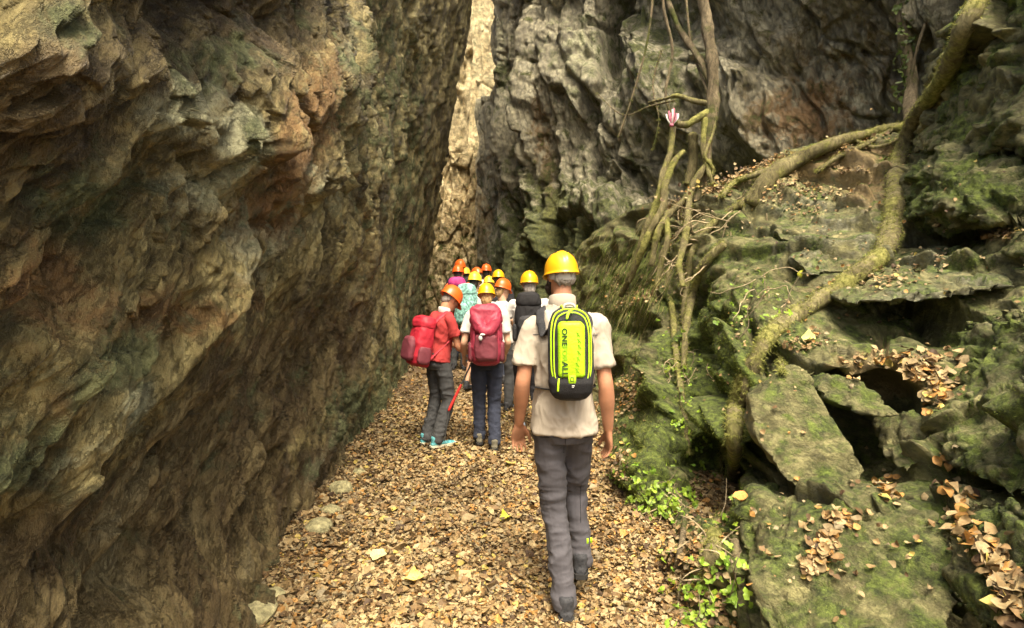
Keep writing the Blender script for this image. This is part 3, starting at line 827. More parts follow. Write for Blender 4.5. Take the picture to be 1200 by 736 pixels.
def helmet_mesh(c, m, s=1.0, ridges=True, res=56):
    """site helmet: dome with crown ribs, brim that is longer in front, and a raised back"""
    rings = []; seg = res
    prof = [(0.0, 1.0), (.18, .985), (.36, .94), (.54, .86), (.70, .745), (.83, .59), (.92, .42), (.975, .22), (1.0, .02), (1.005, -.06)]
    def q(x, y, z): return Vector(c) + m @ Vector((x * s, y * s, z * s))
    RX, RY, H = .108, .132, .128
    rr = []
    for r, h in prof:
        rg = []
        for j in range(seg):
            a = 2 * math.pi * j / seg
            x = math.cos(a) * r * RX; y = math.sin(a) * r * RY; z = h * H
            if ridges and r < .93:
                rib = 0
                for xc, wd, am in ((0, .011, .013), (-.030, .006, .009), (.030, .006, .009), (-.058, .006, .007), (.058, .006, .007)):
                    rib += am * math.exp(-((x - xc) / wd) ** 2)
                z += rib * min(1, (1 - r) * 6) ; y *= 1 + rib * .9
            rg.append(q(x, y - .004, z))
        rr.append(rg)
    for (ex, ez) in ((.003, -.010), (.006, -.015), (.0075, -.019), (.006, -.021), (.001, -.016), (-.003, -.006)):
        rg = []
        for j in range(seg):
            a = 2 * math.pi * j / seg
            front = max(0, math.sin(a)) ** 3; k = 1 + 6.0 * front
            x = math.cos(a) * (RX + ex * (1 if ex < 0 else min(k, 1.6))); y = math.sin(a) * (RY + (ex if ex < 0 else ex * k))
            rg.append(q(x, y - .004, -.06 * H + ez * (1 + .5 * front) + .006 * abs(math.cos(a))))
        rr.append(rg)
    # inside of the shell
    for r, h in ((.93, -.02), (.90, .30), (.62, .72), (.2, .93)):
        rr.append([q(math.cos(2 * math.pi * j / seg) * r * RX, math.sin(2 * math.pi * j / seg) * r * RY - .004, h * H - .004) for j in range(seg)])
    mb = MB(); mb.rings(rr); return mb.mesh("helmet")

def ellip_frame(fwd, up=(0, 0, 1)):
    f = Vector(fwd).normalized(); u = Vector(up); r = f.cross(u).normalized(); u = r.cross(f)
    return Matrix((r, f, u)).transposed()

def make_person(x, y, face, H=1.75, wide=1.0, J=None, top='shirt', top_mat=None, sleeve=.55, legs='trousers', leg_mat=None, leg_len=1.0,
                helmet='helmet_yellow', helmet_pat=True, hair=None, hair_len=.3, shoes='shoe_dark', sole='sole', vox=.009, label='', z=None, head_fwd=(0, 1, -.15),
                detail=1, skin='skin', collar=False, hands=True, headband=False, sockets=True, group=None, hs=1.0, helm=1.0, hemz=.0, baggy=1.0, slw=1.0):
    """face = heading in degrees clockwise from +Y; joints are given in a 1.75 m body frame: x right, y forward"""
    j = dict(hipL=(-.088, 0, .92), hipR=(.088, 0, .92), kneeL=(-.095, .03, .50), kneeR=(.095, .03, .50), ankL=(-.095, -.02, .09), ankR=(.095, -.02, .09),
             toeL=(-.11, .20, .03), toeR=(.11, .20, .03), pel=(0, 0, .96), chest=(0, 0, 1.26), neck=(0, -.01, 1.47), head=(0, .02, 1.635),
             shL=(-.185, -.01, 1.41), shR=(.185, -.01, 1.41), elL=(-.235, -.04, 1.13), elR=(.235, -.04, 1.13), wrL=(-.245, .04, .90), wrR=(.245, .04, .90))
    jk = list(j)
    if J: j.update(J)
    for k in jk: j[k] = (j[k][0] * wide, j[k][1], j[k][2])
    V3 = lambda k: Vector(j[k])
    root = empty("person", (0, 0, 0))
    k_ = H / 1.75
    gz = float(ground_z(x, y)) if z is None else z
    hm = ellip_frame(head_fwd)
    up_t = (V3('neck') - V3('pel')).normalized()
    # ---------- body
    b = MB()
    def torso(mb, ex, hem=None, exy=None, zt=1.0):
        exy = ex if exy is None else exy
        pel, ch, nk = V3('pel'), V3('chest'), V3('neck')
        sw = (V3('shR') - V3('shL')).length / 2
        sx = (V3('shR') - V3('shL')).normalized(); fw = up_t.cross(sx) * -1
        def ring(c, rx, ry, e=2.3):
            return [c + sx * (math.copysign(abs(math.cos(a)) ** (2 / e), math.cos(a)) * rx) + fw * (math.copysign(abs(math.sin(a)) ** (2 / e), math.sin(a)) * ry) for a in (2 * math.pi * t / 28 for t in range(28))]
        rs = []
        if hem is not None:
            rs.append(ring(pel + (pel - ch).normalized() * hem, (.166) * wide + ex, .116 + exy))
        rs.append(ring(pel + (pel - ch) * .12, .160 * wide + ex, .110 + exy)); rs.append(ring(pel + (ch - pel) * .15, .148 * wide + ex, .104 + exy))
        rs.append(ring(pel + (ch - pel) * .5, .134 * wide + ex, .098 + exy)); rs.append(ring(ch, .152 * wide + ex, .112 + exy))
        rs.append(ring(ch + (nk - ch) * .35, .165 * wide + ex, .112 + exy)); rs.append(ring(ch + (nk - ch) * .62, sw * .93 + ex * .7, .092 + exy, 2.1))
        rs.append(ring(ch + (nk - ch) * .80, sw * .74 + ex * .6, .072 + exy, 2)); rs.append(ring(ch + (nk - ch) * .93, sw * .45 + ex * .5, .056 + exy * .8, 2)); rs.append(ring(nk + up_t * .012, .060 + ex * .3, .055 + exy * .3, 2))
        mb.rings(rs)
    torso(b, -.012)
    nk, hd = V3('neck'), V3('head')
    b.tube([nk - up_t * .07, nk, hd + hm @ Vector((0, -.02, -.075)) * hs, hd + hm @ Vector((0, -.015, -.02)) * hs], [.066, .056, .052 * hs, .055 * hs], 16, 4)
    head_mesh(b, hd, hm, hs)
    for sd in ('L', 'R'):
        sh, el, wr = V3('sh' + sd), V3('el' + sd), V3('wr' + sd)
        inn = Vector((-math.copysign(.03, sh.x), 0, -.012)); b.tube([sh + inn, sh.lerp(el, .35), sh.lerp(el, .8), el, el.lerp(wr, .28), el.lerp(wr, .7), wr], [.032, .037, .036, .037, .039, .030, .024], 14, 3, round_end=True)
        if hands:
            dr = (wr - el).normalized()
            dr = (dr + Vector((0, .06, -.35))).normalized() if j.get('hang', True) else dr
            sgn = -1 if sd == 'R' else 1
            pal = Vector(j.get('palm' + sd, (sgn * .75, -.35, 0))); thm = Vector(j.get('thumb' + sd, (sgn * .25, 1, 0)))
            add_hand(b, wr + dr * .012, dr, pal, thm, .96, j.get('curl', .42))
        hp, kn, an, to = V3('hip' + sd), V3('knee' + sd), V3('ank' + sd), V3('toe' + sd)
        b.tube([hp + Vector((0, 0, -.02)), hp.lerp(kn, .4), kn, kn.lerp(an, .3), an.lerp(kn, .25), an], ([.055, .048, .036, .036, .028, .028] if leg_len >= 1 else [.066, .058, .046, .050, .033, .030]), 14, 3)
        b.tube([an + Vector((0, -.015, -.03)), an.lerp(to, .45) + Vector((0, 0, -.012)), an.lerp(to, .72) + Vector((0, 0, -.008))], [.028, .022, .014], 10, 3)
    bme = remesh(b, "person", vox, 3 if vox > .006 else 4)
    body = link("body", bme, M[skin], root)
    # eyes
    if detail:
        for sx in (-1, 1):
            e = MB(); e.ball(hd + hm @ (Vector((sx * .031, .078, .018)) * hs), .0125 * hs, None, 10, 8)
            link("eye", e.mesh("eye"), M['eye_white'], root)
    # ---------- hair
    if hair:
        h = MB()
        def q(x_, y_, z_): return hd + hm @ (Vector((x_, y_, z_)) * hs)
        h.ball(q(0, -.022, .030), (.079 * hs, .088 * hs, .082 * hs), hm)
        h.ball(q(0, -.055, -.02 - .05 * hair_len), (.064 * hs, .044 * hs, (.05 + .09 * hair_len) * hs), hm)
        if hair_len > .6:
            for sx in (-1, 1): h.ball(q(sx * .05, -.04, -.06), (.036 * hs, .05 * hs, .085 * hs), hm)
        hme = remesh(h, "hair", max(vox, .006), 2, wrinkle(.006, (70, 70, 14), 3))
        link("hair", hme, M[hair], root)
    if headband:
        h = MB()
        for sg in (0,):
            rs = []
            for (zz, gr) in ((-.052, .0), (-.046, .005), (-.012, .007), (-.004, .004), (-.004, -.004), (-.05, -.004)):
                rs.append([hd + hm @ (Vector((math.cos(a) * (.074 + gr), -.012 + math.sin(a) * (.088 + gr), zz + .028 + .012 * math.sin(a))) * hs) for a in (2 * math.pi * t / 32 for t in range(32))])
            h.rings(rs, caps=False)
        link("headband", h.mesh("headband"), M['white_cloth'], root)
    # ---------- helmet
    if helmet:
        hc = hd + hm @ (Vector((0, -.008, .022)) * hs)
        tl = hm @ Matrix.Rotation(R(-4), 3, 'X')
        link("helmet", helmet_mesh(hc, tl, hs * .93 * helm, helmet_pat, 56 if vox < .007 else 32), M[helmet], root)
    # ---------- trousers / shorts
    t = MB()
    pel = V3('pel')
    t.loft([(pel + Vector((0, -.005, -.115)), .140 * wide, .098), (pel + Vector((0, -.01, -.06)), .160 * wide, .116, 2.3), (pel, .160 * wide, .112, 2.3), (pel + Vector((0, 0, .07)), .146 * wide, .104, 2.3)])
    for sd in ('L', 'R'):
        hp, kn, an = V3('hip' + sd), V3('knee' + sd), V3('ank' + sd)
        if leg_len >= 1:
            t.tube([hp + Vector((0, -.01, -.01)), hp.lerp(kn, .3), hp.lerp(kn, .7), kn, kn.lerp(an, .35), kn.lerp(an, .75), an + (kn - an) * -.02], [.086, .086 * baggy, .074 * baggy, .066 * baggy, .066 * baggy, .062 * baggy, .062 * baggy], 16, 4)
        else:
            pts = [hp + Vector((0, -.01, -.01)), hp.lerp(kn, .35), hp.lerp(kn, min(1, leg_len * 1.5 * .66))]; rad = [.086, .084, .074]
            if leg_len > .66: pts = [hp + Vector((0, -.01, -.01)), hp.lerp(kn, .35), kn, kn.lerp(an, (leg_len - .6))]; rad = [.086, .084, .066, .060]
            t.tube(pts, rad, 16, 4)
    tme = remesh(t, "trousers", vox * 1.1, 3, wrinkle(.0085 if detail else .006, (7, 7, 14), 13, True, lambda V: .35 + .9 * sstep(.55, .15, np.abs(V[:, 2] - .42)) + .6 * sstep(.25, .1, V[:, 2])))
    link("trousers" if leg_len >= 1 else "shorts", tme, M[leg_mat], root)
    # ---------- top
    s = MB()
    torso(s, .016, .03 + hemz, .014)
    for sd in ('L', 'R'):
        sh, el, wr = V3('sh' + sd), V3('el' + sd), V3('wr' + sd)
        inn = Vector((-math.copysign(.055, sh.x), 0, .004))
        if sleeve <= 1:
            e1 = sh.lerp(el, sleeve); s.tube([sh + inn, sh + inn * .15, sh.lerp(el, sleeve * .5), e1], [.048, .053 * slw, .051 * slw, .055 * slw], 18, 4, (1, 1.1), round_end=False)
        else:
            s.tube([sh + inn, sh, sh.lerp(el, .5), el, el.lerp(wr, .9)], [.05, .056, .055, .048, .036], 16, 4)
    sme = remesh(s, "shirt", vox * .95, 3, wrinkle(.0135, (11, 11, 5), 23))
    link(top, sme, M[top_mat], root)
    j['_bvh'] = BVHTree.FromPolygons([tuple(v.co) for v in sme.vertices], [tuple(p.vertices) for p in sme.polygons])
    if collar:
        c = MB(); rs = []
        for gr, zz in ((.004, -.030), (.008, -.012), (.003, .030), (-.004, .036), (-.008, .020), (-.006, -.02)):
            rs.append([nk + Vector((math.cos(a) * (.061 + gr), math.sin(a) * (.060 + gr) + .004, zz + .018 + .012 * (-math.sin(a)))) for a in (2 * math.pi * i_ / 28 for i_ in range(28))])
        c.rings(rs, caps=False); link("collar", c.mesh("collar"), M[collar], root)
    # ---------- shoes
    for sd in ('L', 'R'):
        an, to = V3('ank' + sd), V3('toe' + sd)
        f = MB(); d = (to - an); d.z = 0; L_ = max(d.length, .12); fwd = (to - an); 
        fd = (to - (an + Vector((0, 0, -.06)))).normalized(); side = fd.cross(Vector((0, 0, 1))).normalized(); upv = side.cross(fd)
        rot = Matrix((side, fd, upv)).transposed(); o0 = an + Vector((0, 0, -.06))
        def w(a_, b_, c_): return o0 + rot @ Vector((a_, b_, c_))
        rs = []
        for yy, hw, ht in ((-.075, .020, .035), (-.06, .033, .055), (-.02, .037, .066), (.04, .039, .056), (.10, .044, .040), (.16, .044, .030), (.195, .034, .022), (.21, .015, .012)):
            rs.append([w(math.cos(a) * hw, yy, ht / 2 + math.sin(a) * ht / 2 * (1.0)) for a in (2 * math.pi * i_ / 16 for i_ in range(16))])
        f.rings(rs); f.tube([w(0, -.03, .03), w(0, -.03, .085)], [.040, .042], 14, 3)
        sh_o = link("shoe", remesh(f, "shoe", max(.005, vox * .7), 2), M[shoes], root)
        g = MB(); rs = []
        for yy, hw in ((-.082, .022), (-.065, .036), (-.02, .040), (.04, .040), (.10, .048), (.16, .047), (.20, .036), (.22, .016)):
            rs.append([w(-hw, yy, -.012), w(hw, yy, -.012), w(hw * 1.03, yy, .012), w(-hw * 1.03, yy, .012)])
        g.rings(rs); link("sole", g.mesh("sole", False), M[sole], sh_o)
    root.location = (x, y, gz); root.rotation_euler = (0, 0, R(-face)); root.scale = (k_, k_, k_)
    tag(root, label, "person", group)
    root['_'] = 1; del root['_']
    return root, j, k_

def place_like(person_root, o):
    o.location = person_root.location; o.rotation_euler = person_root.rotation_euler; o.scale = person_root.scale

# ------------------------------------------------------------------ packs
def pack_frame(j):
    up = (Vector(j['neck']) - Vector(j['pel'])).normalized(); sx = (Vector(j['shR']) - Vector(j['shL'])).normalized()
    back = sx.cross(up) * -1; back = -back if back.y > 0 else back
    return Matrix((sx, -back, up)).transposed(), Vector(j['chest'])

def strap_pts(j, rot, ch, sx, xb=.085, xt=.092, xf=.105, xl=.15, off=.008):
    bv = j['_bvh']; out = []
    def cast(o, d):
        o = ch + rot @ Vector(o); d = rot @ Vector(d); h = bv.ray_cast(o, d)
        if h[0] is not None: out.append(h[0] - d * off)
    zt = (Vector(j['neck']) - ch).length
    for z, x in ((zt - .12, xb), (zt - .085, (xb + xt) / 2), (zt - .06, xt)): cast((sx * x, -.6, z), (0, 1, 0))
    for y in (-.045, -.015, .02, .05): cast((sx * xt, y, .8), (0, 0, -1))
    for z, x in ((zt - .11, xf), (zt - .18, xf * 1.05), (zt - .26, xl)): cast((sx * x, .6, z), (0, -1, 0))
    return out
def belt_pts(j, rot, c, off=.008, a0=-.38, a1=1.38, n=22, dz=0.0):
    bv = j['_bvh']; out = []
    for i in range(n + 1):
        a = math.pi * (a0 + (a1 - a0) * i / n); d = rot @ Vector((math.cos(a), math.sin(a), 0)); h = bv.ray_cast(c + d * .6 + rot @ Vector((0, 0, dz)), -d)
        if h[0] is not None: out.append(h[0] + d * off)
    return out

def make_pack(person, j, name, label, mats, W=.30, H_=.50, D=.20, z0=-.20, lid=True, hood=False, vox=.010, round_=3.2, cat="backpack", side=True, group="rucksacks carried by the group", tag_strip=False):
    """rucksack on the back: sack, lid, front pocket, side pockets, shoulder straps, hip belt"""
    root = empty(name); rot, ch = pack_frame(j)
    o0 = ch + rot @ Vector((0, -.118, z0))
    def w(x, y, z): return o0 + rot @ Vector((x, y, z))
    b = MB()
    def secs(W, D, H_, zs, yo=0):
        return [(w(0, -D * ky / 2 - yo, H_ * t), W / 2 * kx, D / 2 * ky, round_, rot) for t, kx, ky in zs]
    b.loft(secs(W, D, H_, ((0, .62, .66), (.05, .84, .90), (.2, .98, 1.0), (.5, 1.0, .98), (.75, .93, .88), (.92, .82, .76), (1.0, .58, .5))), 28)
    link("sack", remesh(b, "sack", vox, 3, wrinkle(.008, (9, 9, 7), 33)), M[mats[0]], root)
    if lid:
        b = MB(); b.loft([(w(0, -D * .42, H_ * t), W / 2 * kx, D / 2 * ky, 2.6, rot) for t, kx, ky in ((.80, .86, .90), (.84, .95, 1.0), (.93, .93, .98), (1.03, .74, .8), (1.07, .4, .45))], 24)
        link("lid", remesh(b, "lid", vox, 3, wrinkle(.008, (9, 9, 9), 34)), M[mats[1]], root)
    if hood:
        b = MB(); b.tube([w(-W * .34, -D * .6, H_ * .98), w(-W * .22, -D * .95, H_ * .72), w(0, -D * 1.06, H_ * .60), w(W * .22, -D * .95, H_ * .72), w(W * .34, -D * .6, H_ * .98)], [.05, .055, .06, .055, .05], 12, 4)
        b.loft([(w(0, -D * .45, H_ * t), W / 2 * kx, D / 2 * ky, 2.6, rot) for t, kx, ky in ((.66, .80, 1.02), (.8, .98, 1.12), (1.0, .9, 1.0), (1.08, .6, .6))], 24)
        link("hood", remesh(b, "hood", vox, 3, wrinkle(.014, (9, 9, 6), 34)), M[mats[1]], root)
    b = MB(); b.loft([(w(0, -D - .008, H_ * t), W * .36 * kx, .045 * ky, 2.6, rot) for t, kx, ky in ((.10, .7, .6), (.16, .95, 1), (.42, 1, 1), (.54, .9, .9), (.60, .6, .5))], 22)
    link("front_pocket", remesh(b, "front_pocket", vox, 3, wrinkle(.006, (9, 9, 9), 35)), M[mats[2]], root)
    if side:
        for sx in (-1, 1):
            b = MB(); b.loft([(w(sx * W * .48, -D * .5, H_ * t), .03 * k, D * .34 * k, 2.4, rot) for t, k in ((.06, .7), (.12, 1), (.34, 1), (.42, .8))], 16)
            link("side_pocket", remesh(b, "side_pocket", vox, 2), M[mats[2]], root)
            if hood:
                b = MB(); b.tube([w(sx * W * .33, -D * .98, H_ * .12), w(sx * W * .37, -D * .985, H_ * .5), w(sx * W * .33, -D * .90, H_ * .86)], [.010, .010, .010], 8, 4, (1, .4)); link("webbing", b.mesh("webbing"), M[mats[1]], root)
    for sd, sx in (('L', -1), ('R', 1)):
        b = MB(); sp_ = strap_pts(j, rot, ch, sx)
        sp_ = [w(sx * W * .24, -.02, H_ * .80)] + sp_ + [w(sx * W * .42, -.03, H_ * .18)]
        n_ = len(sp_)
        b.tube(sp_, [.022] + [.026] * (n_ - 4) + [.020, .014, .012], 10, 4, (1, .30), rot @ Vector((.8 * sx, 0, -.6)))
        link("strap", b.mesh("strap"), M[mats[1] if not hood else mats[2]], root)
    b = MB(); bp = belt_pts(j, rot, ch + rot @ Vector((0, 0, z0 + H_ * .12)))
    if len(bp) > 4:
        b.tube(bp, [.016] * len(bp), 8, 2, (.35, 1), rot @ Vector((1, 0, 0)) if False else None)
        link("hip_belt", b.mesh("hip_belt"), M[mats[2]], root)
    place_like(person, root); tag(root, label, cat, group)
    return root, w
def at(px, d): return (px - 600) / FPX * d

# near man, walking away
GP = "hikers in hard hats walking up the gorge"
D0 = 2.64
nearJ = dict(hipL=(-.082, 0, .92), hipR=(.082, .02, .92), kneeL=(-.050, .03, .50), kneeR=(.092, .17, .53), ankL=(.005, -.10, .095), ankR=(.120, .10, .20), toeL=(-.005, .12, .03), toeR=(.15, .30, .13),
             pel=(0, 0, .97), chest=(.0, .0, 1.25), neck=(-.010, .0, 1.505), head=(-.018, .03, 1.655), shL=(-.185, -.01, 1.405), shR=(.185, -.01, 1.405),
             elL=(-.232, -.04, 1.14), elR=(.228, -.06, 1.13), wrL=(-.250, .05, .925), wrR=(.254, -.01, .91), palmL=(.35, -.9, 0), thumbL=(.9, .4, 0), palmR=(-.9, -.2, 0), thumbR=(.1, 1, 0), curl=.34)
near, nj, nk_ = make_person(at(661, D0), D0, 0, 1.76, .86, nearJ, 'shirt', 'shirt_beige', .66, 'trousers', 'trousers_grey', 1.0, 'helmet_yellow', True, 'hair_grey', .0, 'shoe_dark', 'sole', .0052,
                            'nearest man, in beige short-sleeved shirt, grey trousers and yellow helmet, walking away', head_fwd=(-.42, 1, -.10), collar='shirt_beige', headband=True, hs=.815, helm=.96, hemz=.035, group=GP, baggy=.88, slw=.94)
# seams of shirt and trousers
_bs = nj['_bvh']
def seam(bv, rays, name, mat, r=.0022, off=.0008):
    pts = []
    for o_, d_ in rays:
        h = bv.ray_cast(Vector(o_), Vector(d_))
        if h[0] is not None: pts.append(h[0] - Vector(d_) * off)
    if len(pts) > 2:
        b_ = MB(); b_.tube(pts, [r] * len(pts), 6, 2); link(name, b_.mesh(name), mat, near)
seam(_bs, [((x_, -.5, 1.385 - .06 * abs(x_)), (0, 1, 0)) for x_ in np.linspace(-.15, .15, 16)], "yoke_seam", M['trousers_grey'], .0015)
_tr = [o_ for o_ in near.children if o_.name.startswith("trousers")][0].data
_bt = BVHTree.FromPolygons([tuple(v.co) for v in _tr.vertices], [tuple(p.vertices) for p in _tr.polygons])
seam(_bt, [((.0, -.5, z_), (0, 1, 0)) for z_ in np.linspace(.95, .80, 8)], "seat_seam", M['black_fabric'], .0018)
for sx in (-1, 1):
    seam(_bt, [((sx * x_, -.5, .905 - .25 * abs(x_ - .04)), (0, 1, 0)) for x_ in np.linspace(.035, .115, 8)], "pocket_seam", M['black_fabric'], .0018)
seam(_bt, [((.10, -.5, z_), (0, 1, 0)) for z_ in np.linspace(.60, .40, 8)], "patch_seam", M['black_fabric'], .0014)
# beard and glasses
_hm = ellip_frame((-.42, 1, -.10)); _hd = Vector(nj['head'])
b = MB(); b.tube([_hd + _hm @ (Vector(p) * .815) for p in ((-.068, .015, -.035), (-.052, .055, -.078), (0, .082, -.098), (.052, .055, -.078), (.068, .015, -.035))], [.012, .018, .020, .018, .012], 10, 4)
link("beard", remesh(b, "beard", .005, 2, wrinkle(.004, (90, 90, 60), 8)), M['hair_dark'], near)
b = MB()
for sx in (-1, 1):
    b.tube([_hd + _hm @ (Vector(p) * .815) for p in ((sx * .078, -.02, .010), (sx * .074, .05, .018), (sx * .058, .092, .020))], [.0025] * 3, 6, 3)
    b.tube([_hd + _hm @ (Vector((sx * .031 + math.cos(a) * .024, .100, .014 + math.sin(a) * .018)) * .815) for a in [i * math.pi / 6 for i in range(13)]], [.002] * 13, 6, 2)
link("glasses", b.mesh("glasses"), M['black_fabric'], near)
# yoke seam and trouser logo
b = MB(); b.box(Vector((.118, -.045, .365)), (.0045, .002, .013)); b.box(Vector((.136, -.043, .368)), (.0045, .002, .013)); link("trouser_mark", b.mesh("trouser_mark"), M['neon'], near)

def near_pack():
    root = empty("backpack"); rot, ch = pack_frame(nj); j = nj
    o0 = ch + rot @ Vector((.013, -.122, -.165))
    def w(x, y, z): return o0 + rot @ Vector((x * .88, y, z))
    HT = .425
    def body(kw, kd, name, mat, y0, D, zs, vox=.0055, wr=.004, sd=1, e=2.8):
        b = MB(); b.loft([(w(0, -y0 - D * ky / 2, HT * t), kw * kx, D * kd * ky / 2, e, rot) for t, kx, ky in zs], 36)
        link(name, remesh(b, name, vox, 3, wrinkle(wr, (10, 10, 8), 40 + sd)), M[mat], root)
    body(.103, 1, "sack", 'dark_fabric', 0, .105, ((.0, .45, .4), (.03, .68, .7), (.10, .90, 1), (.3, 1.0, 1.05), (.6, .99, 1.0), (.82, .90, .9), (.94, .72, .7), (1.0, .4, .4)))
    body(.098, 1, "base_pocket", 'black_fabric', .03, .095, ((.02, .4, .5), (.05, .72, .9), (.12, .95, 1.05), (.22, 1.02, 1.1), (.28, .98, .95), (.31, .8, .6)), sd=2)
    # neon front panel, a real padded panel
    b = MB(); rings = []
    def panel(ins, y):
        out = []; n = 40; hw = .066 - ins; z0, z1 = HT * .285 + ins, HT * .86 - ins; r = .028
        for (cx, cz, a0) in ((hw - r, z1 - r, 0), (-hw + r, z1 - r, 90), (-hw + r * .5, z0 + r * .5, 180), (hw - r * .5, z0 + r * .5, 270)):
            rr = r if cz > .2 else r * .5
            for k in range(10):
                a = R(a0 + k * 10); out.append(w(cx + rr * math.cos(a), -y - .010 * math.cos((cx + rr * math.cos(a)) / .075), cz + rr * math.sin(a)))
        return out
    b.rings([panel(-.002, .078), panel(-.001, .112), panel(.006, .121), panel(.014, .1245)])
    pn = link("front_panel", b.mesh("front_panel"), M['neon'], root)
    # tab with the square mark below the panel
    b = MB(); b.box(w(.0, -.1275, HT * .268), (.017, .006, .020), rot, .5); link("panel_tab", b.mesh("panel_tab"), M['neon'], root)
    b = MB(); q = [w(.0 + x_, -.1345, HT * .272 + z_) for x_, z_ in ((-.0075, -.0085), (.0075, -.0085), (.0075, .0085), (-.0075, .0085), (-.0075, -.0085))]
    b.tube(q, [.0018] * 5, 6, 1); link("logo", b.mesh("logo"), M['ink'], root)
    b = MB(); b.box(w(.004, -.1395, HT * .205), (.006, .001, .0022), rot); b.box(w(.002, -.1395, HT * .19), (.0045, .001, .0018), rot); link("small_mark", b.mesh("small_mark"), M['white_cloth'], root)
    # neon piping framing the pack
    for kx, yy, r_ in ((.101, .098, .0038), (.088, .112, .0030)):
        for sx in (-1, 1):
            pts = [(sx * kx * .82, .22), (sx * kx * .98, .35), (sx * kx, .60), (sx * kx * .97, .80), (sx * kx * .78, .93), (sx * kx * .35, .985), (0, .99)]
            b = MB(); b.tube([w(x_, -yy + (.012 if t > .9 else 0), HT * t * (1 if kx > .09 else .965)) for x_, t in pts], [r_] * 7, 8, 4); link("piping", b.mesh("piping"), M['neon_trim'], root)
    b = MB(); b.tube([w(-.066, -.128, HT * .27), w(-.070, -.136, HT * .22), w(-.072, -.135, HT * .15)], [.0042, .0045, .0048], 8, 3); link("zip_pull", b.mesh("zip_pull"), M['neon_trim'], root)
    b = MB(); b.tube([w(.012, -.085, HT * .99), w(-.010, -.105, HT * .96), w(-.022, -.118, HT * .90)], [.0055, .0065, .006], 8, 3); link("zip_pull", b.mesh("zip_pull"), M['neon_trim'], root)
    b = MB(); b.tube([w(-.028, -.03, HT * .97), w(-.020, -.035, HT * 1.03), w(.020, -.035, HT * 1.03), w(.030, -.03, HT * .97)], [.006] * 4, 8, 4); link("grab_handle", b.mesh("grab_handle"), M['white_cloth'], root)
    nkv = Vector(j['neck'])
    for sd, sx in (('L', -1), ('R', 1)):
        sp_ = strap_pts(j, rot, ch, sx, .092, .108, .118, .15, .006)
        sp_ = [w(sx * .050, -.035, HT * .90)] + sp_ + [w(sx * .10, .005, HT * .20)]
        b = MB(); b.tube(sp_, [.022, .026, .028, .028] + [.028] * (len(sp_) - 7) + [.022, .014, .010], 12, 4, (1, .22), rot @ Vector((.8 * sx, 0, -.6)))
        link("strap", b.mesh("strap"), M['dark_fabric'], root)
        b = MB(); b.tube([w(sx * .034, -.040, HT * .97), w(sx * .040, -.034, HT * 1.02), sp_[3] + Vector((-sx * .055, -.012, 0))], [.0038] * 3, 8, 3); link("webbing", b.mesh("webbing"), M['neon_trim'], root)
    b = MB(); bp = belt_pts(j, rot, ch + rot @ Vector((0, 0, -.125)), .006, -.36, 1.36)
    b.tube([w(.10, -.02, HT * .16)] + bp + [w(-.10, -.02, HT * .16)], [.010] * (len(bp) + 2), 8, 2, (.35, 1)); link("waist_strap", b.mesh("waist_strap"), M['black_fabric'], root)
    # lettering down the panel
    def text(body_, size, x0, z0, mat, y=.1352, extrude=.0005, bold=0.0):
        cu = bpy.data.curves.new("lettering", 'FONT'); cu.body = body_; cu.size = size; cu.extrude = extrude; cu.offset = bold; cu.space_character = 1.08
        t = bpy.data.objects.new("tmp", cu); COL.objects.link(t); dg = bpy.context.evaluated_depsgraph_get(); dg.update()
        me = bpy.data.meshes.new_from_object(t.evaluated_get(dg)); bpy.data.objects.remove(t)
        V = co(me)      # text x -> downwards, text y -> to the right as seen from behind
        out = np.array([list(w(x0 + v[1], -y - v[2], z0 - v[0])) for v in V]); setco(me, out)
        return link("lettering", me, M[mat], pn)
    text("ONE", .036, -.048, HT * .80, 'ink', bold=.0008); text("FOR", .034, -.047, HT * .62, 'ink_faint'); text("ALL", .038, -.048, HT * .455, 'ink', bold=.0012)
    b = MB()
    for i in range(7):
        z_ = HT * (.74 - .062 * i); x_ = .030 + .006 * math.sin(i * .8)
        for q_ in range(2):
            b.tube([w(x_ - .006 + .011 * q_, -.1350, z_ + .008), w(x_ + .004 - .006 * q_, -.1350, z_ - .004), w(x_ + .010 * (1 - q_), -.1350, z_ - .010)], [.0014] * 3, 5, 2)
    link("print", b.mesh("print"), M['ink_faint'], pn)
    place_like(near, root); tag(root, 'small neon green and black backpack with lettering on the nearest man', 'backpack', "rucksacks carried by the group")
near_pack()

def PJ(**k): return k
# leaning man with red pack, seen from his right rear
J1 = PJ(pel=(0, -.02, .95), chest=(0, .035, 1.235), neck=(0, .075, 1.425), head=(0, .165, 1.56), shL=(-.18, .05, 1.365), shR=(.18, .05, 1.365), elL=(-.22, .14, 1.09), elR=(.22, .12, 1.07), wrL=(-.17, .36, 1.02), wrR=(.20, .30, .98),
        kneeL=(-.10, .02, .50), kneeR=(.10, .06, .50), ankL=(-.09, -.10, .09), ankR=(.09, -.07, .09), toeL=(-.09, .12, .03), toeR=(.10, .15, .03), hang=False, palmL=(1, 0, -.3), thumbL=(0, .2, 1), palmR=(-1, 0, -.3), thumbR=(0, .2, 1), curl=1.0)
D1 = 5.25
p1, j1, k1 = make_person(at(513, D1), D1, 52, 1.595, .95, J1, 'shirt', 'tee_red', .6, 'trousers', 'trousers_charcoal', 1.0, 'helmet_orange', True, 'hair_grey', .1, 'shoe_teal', 'sole_cream', .008,
                       'man in red T-shirt and orange helmet bending forward beside the left rock wall', head_fwd=(0, 1, -.75), collar='white_cloth', group=GP, helm=1.06, hs=.98)
pk1, w1 = make_pack(p1, j1, "backpack", 'bulging crimson rucksack on the bending man at the left', ('pack_red', 'pack_red', 'pack_maroon'), .29, .49, .22, -.40, vox=.009)

